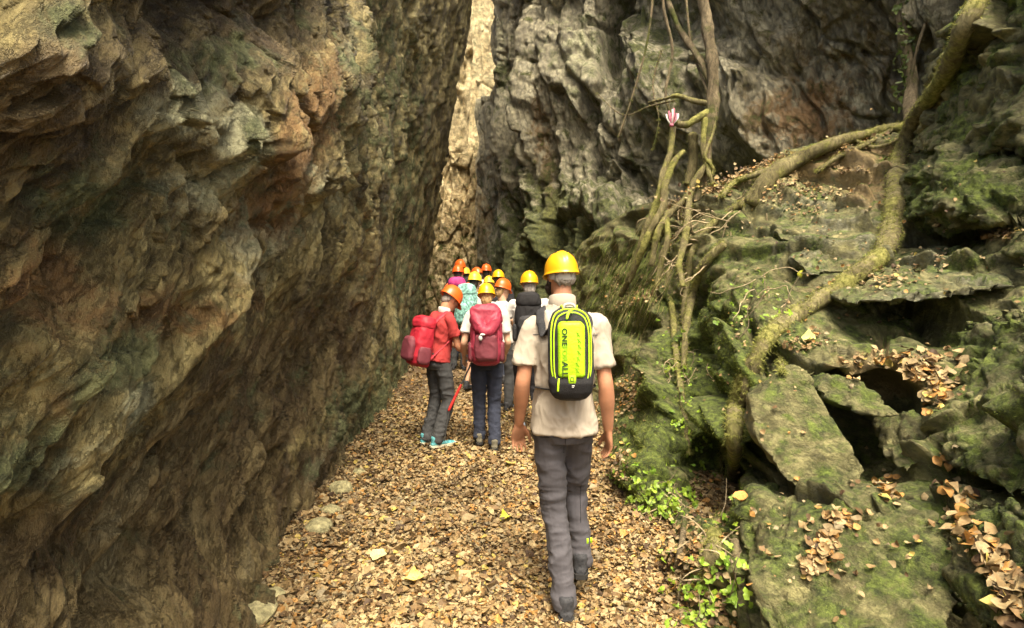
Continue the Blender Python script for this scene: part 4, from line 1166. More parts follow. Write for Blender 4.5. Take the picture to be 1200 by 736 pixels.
# woman with maroon hooded pack
D2 = 5.15
J2 = PJ(kneeL=(-.085, .05, .50), kneeR=(.085, -.0, .49), ankL=(-.085, .02, .11), ankR=(.085, -.13, .09), toeL=(-.10, .22, .05), toeR=(.09, .08, .03), elL=(-.245, -.05, 1.13), elR=(.235, -.02, 1.13), wrL=(-.255, .10, .97), wrR=(.21, .18, .98), head=(0, .03, 1.62))
p2, j2, k2 = make_person(at(570, D2), D2, -2, 1.565, .96, J2, 'shirt', 'white_cloth', .62, 'trousers', 'trousers_navy', 1.0, 'helmet_yellow', True, 'hair_blond', .4, 'shoe_olive', 'sole', .008,
                       'walker in white T-shirt, navy trousers and yellow helmet in the middle of the path', head_fwd=(0, 1, -.25), group=GP, hs=.93, skin='skin_pale')
pk2, w2 = make_pack(p2, j2, "backpack", 'maroon rucksack with a pink hood flap in the middle of the path', ('pack_rose', 'pack_rose', 'pack_maroon'), .33, .57, .21, -.335, lid=False, hood=True, vox=.009)
b = MB(); b.ball(w2(-.055, -.285, .30), (.020, .012, .026)); b.ball(w2(-.035, -.285, .335), (.026, .012, .012)); link("toy_charm", b.mesh("toy_charm"), M['white_cloth'], pk2)

# grey-haired walker in capri trousers, half hidden by the nearest man
D3 = 5.6
J3 = PJ(kneeL=(-.09, .08, .51), kneeR=(.085, -.02, .49), ankL=(-.085, -.02, .11), ankR=(.085, -.18, .15), toeL=(-.13, .18, .05), toeR=(.09, .04, .06), elL=(-.30, .02, 1.22), elR=(.24, -.02, 1.13), wrL=(-.22, .20, 1.22), wrR=(.22, .16, .98))
p3, j3, k3 = make_person(at(620, D3), D3, 4, 1.69, .97, J3, 'shirt', 'white_cloth', .55, 'shorts', 'tee_dark', .80, 'helmet_yellow', True, 'hair_grey', .6, 'shoe_blue', 'sole', .008,
                       'grey-haired walker in yellow helmet and black knee-length trousers, half hidden by the nearest man', head_fwd=(-.1, 1, -.1), group=GP, hs=.95, skin='skin_pale')
make_pack(p3, j3, "backpack", 'black rucksack on the grey-haired walker left of the nearest man', ('black_fabric', 'black_fabric', 'dark_fabric'), .28, .50, .17, -.24, vox=.009)

# person with the teal pack and bare calves
D6 = 7.6
J6 = PJ(kneeL=(-.09, .04, .51), kneeR=(.09, .04, .49), ankL=(-.085, -.1, .12), ankR=(.085, .05, .10))
p6, j6, k6 = make_person(at(556, D6), D6, 26, 1.64, .96, J6, 'shirt', 'white_cloth', .6, 'shorts', 'tee_dark', .55, 'helmet_gold', True, 'hair_dark', .5, 'shoe_dark', 'sole', .012,
                       'bare-legged walker in black shorts and yellow helmet under a teal patterned rucksack', group=GP, hs=1.0, skin='skin_pale', head_fwd=(-.2, 1, -.2), detail=0)
make_pack(p6, j6, "backpack", 'teal patterned rucksack behind the red-shirted man', ('pack_teal', 'pack_teal', 'pack_teal'), .30, .58, .24, -.27, vox=.013)

FAR = [ # px, d, H, helmet, top, leg, hair, face, label
    (589, 6.5, 1.56, 'helmet_orange', 'white_cloth', 'trousers_charcoal', 'hair_blond', 25, 'blond walker in white T-shirt and orange helmet just right of the maroon rucksack', (.5, 1, -.3)),
    (584, 8.0, 1.64, 'helmet_yellow', 'tee_dark', 'trousers_navy', 'hair_dark', 0, 'walker in yellow helmet and dark top right behind the blond walker in orange helmet', (0, 1, -.2)),
    (573, 8.7, 1.55, 'helmet_gold', 'white_cloth', 'trousers_charcoal', 'hair_grey', 0, 'walker whose pale yellow helmet shows small above the maroon rucksack', (0, 1, -.2)),
    (537, 9.0, 1.71, 'helmet_orange', 'tee_orange', 'trousers_charcoal', 'hair_dark', 0, 'walker in orange-red top and orange helmet under a purple and magenta rucksack', (0, 1, -.2)),
    (539, 10.0, 1.83, 'helmet_orange', 'tee_dark', 'trousers_navy', 'hair_dark', 0, 'farthest walker at the left, orange helmet rising above the purple rucksack carrier', (-.3, 1, 0)),
    (546, 10.8, 1.68, 'helmet_gold', 'tee_orange', 'trousers_navy', 'hair_dark', 0, 'far walker in a small yellow helmet between two orange ones', (0, 1, -.1)),
    (559, 9.7, 1.69, 'helmet_orange', 'tee_teal', 'trousers_charcoal', 'hair_grey', -20, 'far walker in teal top and orange helmet tilted to the left', (-.5, 1, -.4)),
    (570, 10.4, 1.75, 'helmet_orange', 'tee_dark', 'trousers_charcoal', 'hair_dark', 10, 'far walker in dark top and orange helmet, rightmost of the far orange helmets', (0, 1, -.1)),
]
for (px, d, H_, hel, tp, lg, hr, fc, lab, hf) in FAR:
    pr, jr, kr = make_person(at(px, d), d, fc, H_, .95, None, 'shirt', tp, .6, 'trousers', lg, 1.0, hel, True, hr, .45, 'shoe_dark', 'sole', .014, lab, head_fwd=hf, group=GP, detail=0, skin='skin_pale', hs=.98)
    if 'purple' in lab and 'under' in lab:
        make_pack(pr, jr, "backpack", 'purple rucksack with magenta straps near the foot of the pale rock pillar', ('pack_purple', 'pack_magenta', 'pack_purple'), .31, .52, .2, -.24, vox=.014)
    if 'teal top' in lab:
        make_pack(pr, jr, "backpack", 'small teal and white rucksack on a far walker', ('pack_teal', 'white_cloth', 'pack_teal'), .28, .48, .18, -.22, vox=.014)

# trekking pole held by the bending man
def pole():
    root = empty("trekking_pole"); m = p1.matrix_basis if False else Matrix.LocRotScale(p1.location, p1.rotation_euler, p1.scale)
    h = m @ (Vector(j1['wrR']) + Vector((0, .09, -.01))); tip = Vector((at(520, D1 - .12), D1 - .15, float(ground_z(at(519, D1), D1)) + .30))
    a = h + Vector((0, 0, .06))
    b = MB(); b.tube([a, a.lerp(tip, .25)], [.014, .012], 10, 3); link("grip", b.mesh("grip"), M['black_fabric'], root)
    b = MB(); b.tube([a.lerp(tip, .25), a.lerp(tip, .55)], [.008, .008], 8, 2); link("upper_shaft", b.mesh("upper_shaft"), M['metal_dark'], root)
    b = MB(); b.tube([a.lerp(tip, .52), a.lerp(tip, .56), a.lerp(tip, .84), a.lerp(tip, .88)], [.009, .013, .014, .009], 10, 3); link("red_section", b.mesh("red_section"), M['red_paint'], root)
    b = MB(); b.tube([a.lerp(tip, .86), tip + Vector((0, 0, -.21))], [.007, .005], 8, 2); link("lower_shaft", b.mesh("lower_shaft"), M['metal_dark'], root)
    tag(root, 'trekking pole with a bright red lower section hanging from the bending man\'s hand', 'trekking pole')
pole()
# ------------------------------------------------------------------ leaves
M['leaf_dry'] = mat_attr("dry_leaf", .65, .35, .12, .3, 90)
M['leaf_green'] = mat_attr("green_leaf", .45, .45, .25, .2, 60)
M['moss'] = mat_attr("moss", .9, .1, .15, 0, 60)
M['bark_moss'] = rock_mat("mossy_bark", [(.25, (.06, .05, .025)), (.45, (.16, .14, .07)), (.65, (.28, .25, .13)), (.85, (.38, .34, .2))], moss_col=((.12, .13, .03), (.40, .39, .12)),
                          scale=5, stretch=(1, 1, .4), bump=.6, rough=(.8, .95), spec=.2, up_moss=.45)
M['bark'] = rock_mat("root_bark", [(.25, (.07, .055, .03)), (.45, (.16, .13, .08)), (.65, (.27, .22, .14)), (.85, (.40, .34, .23))], scale=6, stretch=(1, 1, .35), bump=.6, rough=(.75, .95), spec=.2)
M['bark_pale'] = rock_mat("pale_root_bark", [(.25, (.20, .16, .09)), (.5, (.38, .31, .19)), (.8, (.55, .47, .31))], scale=8, bump=.4, rough=(.75, .95), spec=.2)
M['stone'] = rock_mat("loose_stone", [(.25, (.22, .20, .10)), (.5, (.40, .37, .20)), (.8, (.56, .52, .32))], scale=6, bump=.5, rough=(.7, .9), spec=.3)
M['ribbon'] = mat_plain("pink_ribbon", (.42, .13, .19), .7, .1, 200, .3, 60)

PAL = np.array([(.40, .28, .13), (.52, .40, .21), (.28, .18, .08), (.16, .10, .045), (.09, .055, .03), (.50, .27, .08), (.56, .44, .12), (.33, .27, .16), (.46, .35, .18)])
PW = np.array([.21, .17, .16, .10, .06, .06, .03, .10, .11]); PW /= PW.sum()
PW2 = np.array([.22, .18, .10, .04, .02, .26, .05, .03, .10]); PW2 /= PW2.sum()

_LT = np.array([(0, 0), (.28, -.42), (.30, 0), (.28, .42), (.66, -.36), (.66, 0), (.66, .36), (1, 0)])
_LF = np.array([(0, 1, 2), (0, 2, 3), (1, 4, 5), (1, 5, 2), (2, 5, 6), (2, 6, 3), (4, 7, 5), (5, 7, 6)])
_ts = [.12, .3, .5, .7, .88]; _ws = [.22, .40, .44, .33, .15]
_BT = np.array([(0, 0)] + [(t, s * w) for t, w in zip(_ts, _ws) for s in (-1, 0, 1)] + [(1.04, 0)])
_BF = [(0, 1, 2), (0, 2, 3)] + [f for r in range(4) for f in ((1 + 3 * r, 4 + 3 * r, 5 + 3 * r), (1 + 3 * r, 5 + 3 * r, 2 + 3 * r), (2 + 3 * r, 5 + 3 * r, 6 + 3 * r), (2 + 3 * r, 6 + 3 * r, 3 + 3 * r))] + [(13, 16, 14), (14, 16, 15)]
_BF = np.array(_BF)
_IT = np.array([(0, 0), (-.12, -.38), (.25, -.52), (.36, -.30), (.70, -.34), (1, 0), (.70, .34), (.36, .30), (.25, .52), (-.12, .38), (.35, 0)])   # lobed ivy leaf
_IF = np.array([(10, i, i + 1) for i in range(0, 9)] + [(10, 9, 0)])

def leaves(name, pts, nrms, size, cols, mat, parent=None, ivy=False, curl=1.0, tilt=.45, asp=(.7, 1.2), smooth=False, fine=False):
    T, F = (_IT, _IF) if ivy else (_BT, _BF) if fine else (_LT, _LF)
    n = len(pts); k = len(T)
    pts = np.asarray(pts, float); nr = np.asarray(nrms, float) + rng.normal(0, tilt, (n, 3)); nr /= np.linalg.norm(nr, axis=1)[:, None]
    a = rng.normal(size=(n, 3)); t = np.cross(nr, a); t /= np.linalg.norm(t, axis=1)[:, None]; s = np.cross(nr, t)
    size = np.asarray(size, float).reshape(n, 1); wd = rng.uniform(*asp, (n, 1))
    u = (T[None, :, 0] - .5) + rng.normal(0, .02 if fine else .045, (n, k)); v = T[None, :, 1] * (.85 if ivy else 1) * wd + rng.normal(0, .025 if fine else .04, (n, k))
    c1 = rng.normal(.15, .45, (n, 1)) * curl; c2 = rng.normal(.25, .4, (n, 1)) * curl; c3 = rng.normal(0, .5, (n, 1)) * curl
    w_ = (c1 * np.sin(u * 5 + rng.uniform(0, 6, (n, 1))) * .12 if fine else 0) + c1 * u * u * 1.6 + c2 * np.abs(v) * .8 + c3 * u * v + rng.normal(0, .03, (n, k)) * curl
    V = pts[:, None] + size[:, :, None] * (u[..., None] * t[:, None] + v[..., None] * s[:, None] + w_[..., None] * nr[:, None])
    FF = (F[None] + (np.arange(n) * k)[:, None, None]).reshape(-1, 3)
    C = np.repeat(np.asarray(cols, float)[:, None], k, 1) * rng.uniform(.88, 1.12, (n, k, 1))
    me = mesh_np(name, V.reshape(-1, 3), FF, smooth, C.reshape(-1, 3))
    return link(name, me, mat, parent)

def pick_cols(n, w=PW, dark=.75):
    c = PAL[rng.choice(len(PAL), n, p=w)] * rng.normal(1, .14, (n, 1)); return np.clip(c * dark, .01, .85)

def path_litter():
    n = 125000
    y = 1 / rng.uniform(1 / 13.5, 1 / 1.7, n); y = np.where(rng.random(n) < .35, rng.uniform(2.0, 7.0, n), y)
    cx = -0.22 - 0.06 * (y - 2.5)
    x = cx + rng.uniform(-1.5, 1.9, n)
    lay = rng.random(n)
    z = ground_z(x, y) + .004 + .028 * lay
    size = rng.gamma(7, .0039, n) * np.where(rng.random(n) < .12, 1.5, 1.0) * (1 + .03 * np.clip(y - 3, 0, 8))
    patch = fbm(np.stack([x, y, 0 * x], -1) * 1.1, 3, .5, 900)
    c = pick_cols(n) * (1 + .34 * np.clip(patch, -1, 1))[:, None]
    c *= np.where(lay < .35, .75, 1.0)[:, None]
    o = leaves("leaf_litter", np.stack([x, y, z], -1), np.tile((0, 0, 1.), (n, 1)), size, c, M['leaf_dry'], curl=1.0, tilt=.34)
    tag(o, 'brown and golden fallen leaves carpeting the path', 'leaf litter', kind='stuff')
    # twigs among them
    V = []; F = []
    mb = MB()
    for i in range(160):
        yy = 1 / random.uniform(1 / 8, 1 / 2.2); xx = -.3 - .06 * (yy - 2.5) + random.uniform(-1.1, 1.2); a = random.uniform(0, 6.28); l = random.uniform(.04, .16)
        z_ = float(ground_z(xx, yy)) + .03
        mb.tube([(xx - math.cos(a) * l / 2, yy - math.sin(a) * l / 2, z_), (xx + random.uniform(-.01, .01), yy, z_ + .008), (xx + math.cos(a) * l / 2, yy + math.sin(a) * l / 2, z_)], [.0022, .002, .0012], 5, 2)
    o = link("twigs", mb.mesh("twigs"), M['bark']); tag(o, 'thin dry twigs scattered among the fallen leaves on the path', 'twigs', kind='stuff')
path_litter()

def bank_litter():
    spec = [ # cx, cy, rx, ry, ang, n, size, palette
        (1068, 438, 46, 16, 8, 130, .085, 1), (1030, 432, 40, 14, 0, 120, .06, 0), (1095, 462, 14, 20, 0, 60, .09, 1), (1090, 420, 40, 9, 0, 60, .07, 0),
        (968, 640, 18, 24, 0, 60, .075, 1), (985, 610, 24, 10, 0, 30, .07, 1), (950, 665, 12, 10, 0, 22, .075, 1), (1040, 570, 12, 16, 0, 26, .07, 1), (1100, 545, 10, 8, 0, 14, .07, 1),
        (1120, 590, 24, 18, 50, 60, .07, 1), (1165, 655, 16, 38, -30, 90, .085, 1), (1190, 700, 12, 26, 0, 60, .09, 1), (1130, 612, 14, 16, 0, 30, .08, 1),
        (830, 222, 44, 9, -14, 420, .06, 0), (900, 196, 50, 9, -14, 420, .06, 0), (985, 172, 50, 8, -12, 300, .06, 0), (940, 215, 60, 12, -15, 260, .055, 0), (1010, 205, 50, 14, -20, 260, .055, 0),
        (1105, 268, 40, 10, 0, 90, .06, 0), (1170, 275, 26, 8, 0, 90, .06, 0), (1090, 305, 46, 9, 0, 100, .05, 0), (1030, 325, 50, 12, 0, 110, .05, 0), (940, 240, 60, 16, 0, 120, .045, 0),
        (745, 350, 24, 14, -30, 260, .06, 0), (720, 330, 14, 26, 20, 150, .05, 0), (736, 462, 16, 20, 0, 260, .06, 1), (712, 500, 14, 20, 0, 160, .06, 0), (725, 545, 12, 22, 0, 120, .06, 0),
        (800, 650, 34, 46, 0, 420, .055, 0), (760, 690, 30, 36, 0, 420, .06, 1), (840, 600, 26, 30, 0, 90, .05, 0), (830, 700, 36, 30, 0, 220, .05, 0), (800, 270, 20, 24, 0, 150, .05, 0), (790, 240, 20, 10, 0, 130, .05, 0),
        (1000, 300, 170, 120, 0, 260, .04, 0), (1000, 620, 160, 90, 0, 120, .045, 0), (860, 400, 60, 120, 0, 130, .04, 0), (958, 398, 16, 8, 0, 22, .05, 0), (935, 405, 24, 10, 0, 60, .045, 0),
    ]
    Pn, Nn, Sz, Cl = [], [], [], []
    for cx, cy, rx, ry, an, n, sz, pal in spec:
        a = R(an); cols = pick_cols(n, PW2 if pal else PW)
        for i in range(n):
            g1, g2 = random.gauss(0, .6) * rx, random.gauss(0, .6) * ry
            p, nn = on_bank(cx + g1 * math.cos(a) - g2 * math.sin(a), cy + g1 * math.sin(a) + g2 * math.cos(a))
            if nn.z < .12 and random.random() < .8: continue
            if nn.z < -.05: continue
            m = Vector((nn.x * .7, nn.y * .7, nn.z + .35)).normalized()
            Pn.append(tuple(p + nn * (.008 + .02 * random.random()))); Nn.append(tuple(m)); Sz.append(sz * random.uniform(.45, 1.25) * .62); Cl.append(cols[i])
    o = leaves("leaf_litter", Pn, Nn, Sz, np.array(Cl), M['leaf_dry'], curl=1.1, tilt=.34, fine=True, smooth=True)
    tag(o, 'orange and tan dead leaves gathered on the ledges of the rocky bank', 'leaf litter', kind='stuff')

# ------------------------------------------------------------------ boulders
def boulder(pts, th, label, cat="rock", name="boulder", mat='rock_bank', amp=.05, fs=5.0, moss=.35, iron=.0, pale=.15, vox=.018, group=None, bvh=True, back=None, seed=1):
    bm = bmesh.new()
    fr = [PV(*p) for p in pts]
    cen = sum(fr, Vector()) / len(fr)
    bv = Vector(back) if back else Vector((cen.x * .35, cen.y, -.25)).normalized()
    for p in fr: bm.verts.new(p)
    for p in fr: bm.verts.new(cen + (p - cen) * .86 + bv * th)
    bmesh.ops.convex_hull(bm, input=bm.verts)
    bmesh.ops.triangulate(bm, faces=bm.faces)
    me = bpy.data.meshes.new("hull"); 
    loose = [v for v in bm.verts if not v.link_faces]; bmesh.ops.delete(bm, geom=loose, context='VERTS')
    bm.to_mesh(me); bm.free()
    def fn(m_):
        V = co(m_); n = nrm(m_)
        q = V * np.array([1, 1, 1.7]) + .1 * np.stack([perlin(V * 3, seed), perlin(V * 3 + 9, seed), perlin(V * 3 + 19, seed)], -1)
        f1, e1 = facets(q * fs, 500 + seed, .9, .8); f2, e2 = facets(q * fs * 3, 520 + seed, .9, .6)
        d = amp * (f1 - .25 * sstep(.1, 0, e1) + .3 * f2 - .1 * sstep(.1, 0, e2) + .35 * fbm(V * 7, 3, .5, seed) + .5 * perlin(V * 2.5, seed + 4))
        setco(m_, V + n * d[:, None])
    m2 = remesh(me, name, vox, 3, fn)
    V = co(m2)
    cols = np.stack([moss + .35 * perlin(V * 2, seed + 8), iron + .3 * perlin(V * 2, seed + 9), pale + .3 * perlin(V * 2, seed + 10)], -1).clip(0, 1)
    add_col(m2, cols, "RK")
    o = link(name, m2, M[mat]); c = V.mean(0)
    V0 = V - c; setco(m2, V0); o.location = c.tolist()
    tag(o, label, cat, group)
    if bvh:
        Fs = [tuple(p.vertices) for p in m2.polygons]
        BVHS.append(BVHTree.FromPolygons([tuple(v) for v in V], Fs))
    return o
GB = "angular mossy rocks of the right bank"
boulder([(880, 462, 2.95), (925, 425, 3.05), (945, 432, 3.0), (985, 500, 2.80), (1015, 552, 2.62), (985, 590, 2.52), (925, 570, 2.60), (885, 515, 2.78)], .28, 'grey-green tilted slab left of the large dark hollow in the right bank', seed=1, moss=.35, pale=.15, amp=.022, fs=4, group=GB)
boulder([(960, 345, 3.75), (985, 312, 4.1), (1060, 290, 4.15), (1140, 292, 3.8), (1195, 305, 3.4), (1192, 335, 3.1), (1110, 348, 3.15), (1050, 352, 3.2), (995, 356, 3.35)], .25, 'flat ledge rock overhanging a long dark gap, mid right', seed=2, moss=.2, pale=.5, amp=.045, group=GB)
boulder([(1088, 190, 4.1), (1120, 168, 4.0), (1185, 170, 3.7), (1215, 200, 3.3), (1215, 250, 3.2), (1160, 262, 3.3), (1105, 240, 3.6)], .8, 'bulky green-black block under the upper right corner pillar', seed=3, moss=.5, amp=.07, group=GB)
boulder([(1118, 110, 4.4), (1150, 20, 4.1), (1180, -60, 3.9), (1290, -60, 3.1), (1290, 150, 2.9), (1200, 185, 3.4), (1135, 172, 3.9)], .9, 'dark mossy rock pillar filling the upper right corner', seed=4, moss=.45, amp=.09, fs=3.5, vox=.025, group=GB)
boulder([(1080, 155, 4.6), (1100, 138, 4.5), (1128, 145, 4.2), (1125, 165, 4.1), (1098, 172, 4.2)], .3, 'small dark rock wedged below the pillar beside the big mossy root', seed=5, moss=.2, amp=.03, group=GB)
boulder([(900, 640, 2.22), (940, 600, 2.3), (1000, 590, 2.28), (1060, 585, 2.2), (1105, 610, 2.02), (1130, 680, 1.8), (1110, 760, 1.62), (1000, 780, 1.68), (905, 770, 1.85), (880, 700, 2.05)], .35, 'broad grey-green foreground rock with leaves on top, lower right', seed=6, moss=.42, pale=.2, amp=.05, fs=3.5, vox=.016, group=GB)
boulder([(1120, 520, 2.35), (1150, 430, 2.65), (1185, 365, 2.8), (1240, 350, 2.5), (1290, 420, 2.0), (1280, 560, 1.7), (1200, 590, 1.85), (1150, 570, 2.05)], .5, 'steep green rock face at the right edge above the foreground rock', seed=7, moss=.6, amp=.055, fs=4, group=GB)
boulder([(1150, 640, 1.78), (1190, 600, 1.75), (1260, 600, 1.5), (1290, 700, 1.25), (1250, 790, 1.25), (1170, 770, 1.45), (1140, 700, 1.65)], .3, 'mossy rock in the bottom right corner', seed=8, moss=.5, amp=.05, fs=4, vox=.014, group=GB)
boulder([(1040, 495, 2.85), (1068, 478, 2.75), (1092, 500, 2.6), (1085, 545, 2.5), (1062, 556, 2.5), (1045, 535, 2.65)], .22, 'brown rock at the right rim of the large dark hollow', seed=9, moss=.1, iron=.35, amp=.03, fs=6, group=GB)
boulder([(955, 455, 3.0), (985, 440, 3.0), (1035, 462, 2.85), (1055, 488, 2.72), (1030, 490, 2.75), (985, 478, 2.85)], .35, 'mossy lip of rock roofing the large dark hollow', seed=10, moss=.55, amp=.03, fs=6, group=GB)
boulder([(866, 610, 2.6), (895, 575, 2.72), (945, 590, 2.55), (950, 625, 2.42), (905, 655, 2.35), (872, 645, 2.45)], .3, 'smooth dark green stone below the tilted slab', seed=11, moss=.45, amp=.025, fs=3, group=GB)
boulder([(905, 262, 4.9), (935, 238, 5.1), (990, 240, 4.9), (1000, 262, 4.6), (960, 280, 4.5), (915, 282, 4.6)], .3, 'layered green rock on the slope left of the big mossy root', seed=12, moss=.3, pale=.4, amp=.04, fs=6, group=GB)
boulder([(925, 300, 4.35), (960, 285, 4.4), (1015, 295, 4.15), (1005, 318, 3.95), (950, 322, 4.0)], .3, 'low stepped rock just below the layered green rock', seed=13, moss=.25, pale=.4, amp=.04, fs=6, group=GB)
boulder([(1170, 270, 3.5), (1195, 262, 3.3), (1230, 270, 3.0), (1225, 300, 2.95), (1180, 298, 3.2)], .2, 'pointed green rock at the right edge under the bulky block', seed=14, moss=.5, amp=.03, fs=7, group=GB)
bank_litter()

# loose stones at the foot of the left wall
GS = "loose stones at the foot of the left wall"
def stone(px, py, r, label, seed, sc=(1, .9, .62)):
    # hit the ground plane along the pixel
    d = 3.0
    for _ in range(20):
        p = P(px, py, d); d = d * (CAM_H - float(ground_z(p[0], p[1]))) / (CAM_H - p[2]) if p[2] < CAM_H else d
    p = P(px, py, d)
    bm = bmesh.new(); bmesh.ops.create_icosphere(bm, subdivisions=4, radius=1); me = bpy.data.meshes.new("stone"); bm.to_mesh(me); bm.free()
    V = co(me); f, e = facets(V * 1.3, 700 + seed, .9, .5)
    V = V * (1 + .16 * f + .05 * fbm(V * 2.5, 3, .5, seed))[:, None] * np.array(sc) * r; setco(me, V)
    add_col(me, np.tile((.25, .1, .3), (len(V), 1)), "RK")
    me.polygons.foreach_set("use_smooth", [True] * len(me.polygons))
    o = link("stone", me, M['stone']); o.location = (p[0], p[1], float(ground_z(p[0], p[1])) + r * .30); o.rotation_euler = (0, 0, seed); tag(o, label, "stone", GS)
stone(374, 622, .085, 'larger pale rounded stone, nearer of the two big ones by the left wall', 1)
stone(400, 578, .090, 'pale square-edged stone at the foot of the left wall, farther from the camera', 2, (.95, .9, .8))
stone(388, 602, .065, 'small half-buried stone between the two pale stones by the left wall', 3)
stone(420, 556, .055, 'small dark stone in the shadow beyond the pale stones', 4)
stone(300, 722, .10, 'mossy flat stone at the bottom left end of the path', 5, (1.2, .9, .5))
stone(322, 700, .05, 'little stone just beyond the mossy flat stone', 6)

# ------------------------------------------------------------------ roots and trees
ROOTPTS = []
def limb(pts, radii, name, mat, parent=None, rough=.16, seg=14, seed=0, sub=8):
    mb = MB(); mb.tube(pts, radii, seg, sub)
    me = mb.mesh(name); V = co(me); n = nrm(me)
    rr = np.mean(radii)
    d = rr * rough * (fbm(V / rr * .22, 3, .55, seed) + .7 * ridged(V / rr * np.array([.30, .30, .12]), 2, .5, seed + 5) - .3)
    setco(me, V + n * d[:, None])
    add_col(me, np.stack([.35 + .5 * perlin(V * 2.2, seed + 2), 0 * V[:, 0], .1 + 0 * V[:, 0]], -1).clip(0, 1), "RK")
    return link(name, me, M[mat], parent)

def bank_path(pxs, off=.03, bv=None):
    return [on_bank(a, b_, off, bv)[0] for a, b_ in pxs]

def fuzz_on(objs, n, ln, name="moss", parent=None, cols=((.14, .16, .035), (.42, .42, .13)), up=-.3, wid=.0016, down=.0, mat='moss'):
    Vs, Fs = [], []
    P_, N_ = [], []
    for o in objs:
        me = o.data; V = co(me) + np.array(o.location); N2 = nrm(me); P_.append(V); N_.append(N2)
    P_ = np.concatenate(P_); N_ = np.concatenate(N_)
    ok = np.where(N_[:, 2] > up)[0]
    i = rng.choice(ok, n); p = P_[i] + rng.normal(0, .006, (n, 3)); nn = N_[i]
    return blades(name, p, nn, ln, parent, cols, wid, down, mat)

def blades(name, p, nn, ln, parent=None, cols=((.12, .15, .03), (.34, .36, .10)), wid=.0016, down=0.0, mat='moss', jit=.55):
    n = len(p)
    d = nn + rng.normal(0, jit, (n, 3)) + np.array([0, 0, -down]); d /= np.linalg.norm(d, axis=1)[:, None]
    s = np.cross(d, rng.normal(size=(n, 3))); s /= np.linalg.norm(s, axis=1)[:, None]
    L_ = (np.asarray(ln) * rng.uniform(.5, 1.3, n))[:, None]; w_ = np.asarray(wid).reshape(-1, 1) if np.ndim(wid) else wid
    mid = p + d * L_ * .55 + np.array([0, 0, -1]) * L_ * .05
    tip = p + d * L_ + np.array([0, 0, -1]) * L_ * (.25 + down * .4)
    V = np.stack([p - s * w_, p + s * w_, mid + s * w_ * .7, mid - s * w_ * .7, tip], 1).reshape(-1, 3)
    b0 = (np.arange(n) * 5)[:, None]
    F = np.concatenate([b0 + np.array([[0, 1, 2]]), b0 + np.array([[0, 2, 3]]), b0 + np.array([[3, 2, 4]])], 0)
    c = np.array(cols[0]) + (np.array(cols[1]) - np.array(cols[0])) * rng.random((n, 1)) ** 1.3
    me = mesh_np(name, V, F, False, np.repeat(c, 5, 0))
    return link(name, me, M[mat], parent)

def root_thing(name, label, cat, paths, mat='bark_moss', off=.04, fuzz=0, fl=.03, free=None, group=None, part="root", seed=0, rough=.16):
    r = empty(name); objs = []
    for k, (pxs, rad) in enumerate(paths):
        if len(pxs[0]) == 3: pts = [PV(*q) for q in pxs]
        else: pts = bank_path(pxs, off)
        if isinstance(rad, (int, float)): rad = [rad] * len(pts)
        objs.append(limb(pts, rad, part, mat, r, rough, 14 if max(rad) > .02 else 8, seed + k))
    if fuzz: fuzz_on(objs, fuzz, fl, "moss", r)
    r.location = (0, 0, 0)
    tag(r, label, cat, group)
    return r, objs

# the big moss-furred root
big = [(1162, -30), (1135, 30), (1108, 92), (1072, 145), (1052, 190), (1048, 232), (1045, 268), (1030, 302), (990, 335), (945, 365), (905, 392), (880, 428), (866, 470), (862, 520), (860, 560), (846, 600), (838, 640), (830, 690)]
bigr = [.80 * v for v in (.07, .075, .08, .082, .080, .082, .078, .078, .072, .066, .062, .060, .056, .052, .055, .05, .045, .04)]
r1, _ = root_thing("tree_root", 'thick moss-furred root winding down the right bank from the upper right corner', 'tree root', [(big, bigr),
        ([(880, 425), (872, 470), (850, 520), (846, 560)], [.03, .028, .022, .015]), ([(905, 392), (918, 420), (915, 440)], [.02, .015, .01])], fuzz=15000, fl=.024, off=.02, seed=3, rough=.26)
r2, _ = root_thing("tree_root", 'paler root lying along the crest of the bank above the leaf-strewn slope', 'tree root', [
        ([(1070, 148), (1020, 160), (975, 172), (935, 190), (908, 210), (885, 238)], [.04, .05, .055, .075, .085, .09]), ([(1050, 155), (1010, 175), (985, 185), (960, 200)], .022), ([(935, 190), (890, 205), (862, 215), (850, 232)], [.035, .03, .028, .02]),
        ([(1060, 165), (1030, 172), (1000, 168)], .016)], mat='bark_moss', fuzz=5000, fl=.022, off=.05, seed=13)

# tree with braided roots left of the bank crest
tr = empty("tree"); tobj = []
def T_(pxs, rad, part="root", mat='bark_moss', sd=0):
    pts = [PV(*q) for q in pxs]; rad = rad if hasattr(rad, '__len__') else [rad] * len(pts)
    tobj.append(limb(pts, [.8 * r_ for r_ in rad], part, mat, tr, .30, 12, 40 + sd + len(tobj)))
T_([(818, -60, 6.1), (826, 10, 6.1), (834, 70, 6.0), (835, 120, 5.95), (830, 160, 5.9), (826, 200, 5.9), (815, 235, 5.9)], [.06, .065, .07, .075, .06, .055, .06], "trunk", 'bark')
T_([(765, -60, 6.6), (782, 0, 6.5), (800, 40, 6.4), (822, 72, 6.1), (833, 100, 6.0)], [.03, .035, .038, .04, .035], "branch", 'bark')
T_([(772, -60, 6.8), (778, 10, 6.7), (788, 60, 6.6), (780, 110, 6.5), (790, 150, 6.4), (784, 190, 6.3)], [.02, .022, .022, .02, .02, .02], "branch", 'bark')
T_([(834, 122, 5.95), (812, 118, 6.0), (795, 112, 6.1), (778, 116, 6.3), (760, 120, 6.5)], [.035, .032, .028, .02, .012])
T_([(833, 130, 5.95), (818, 138, 5.9), (805, 146, 5.9), (788, 144, 6.0)], [.045, .045, .042, .035])
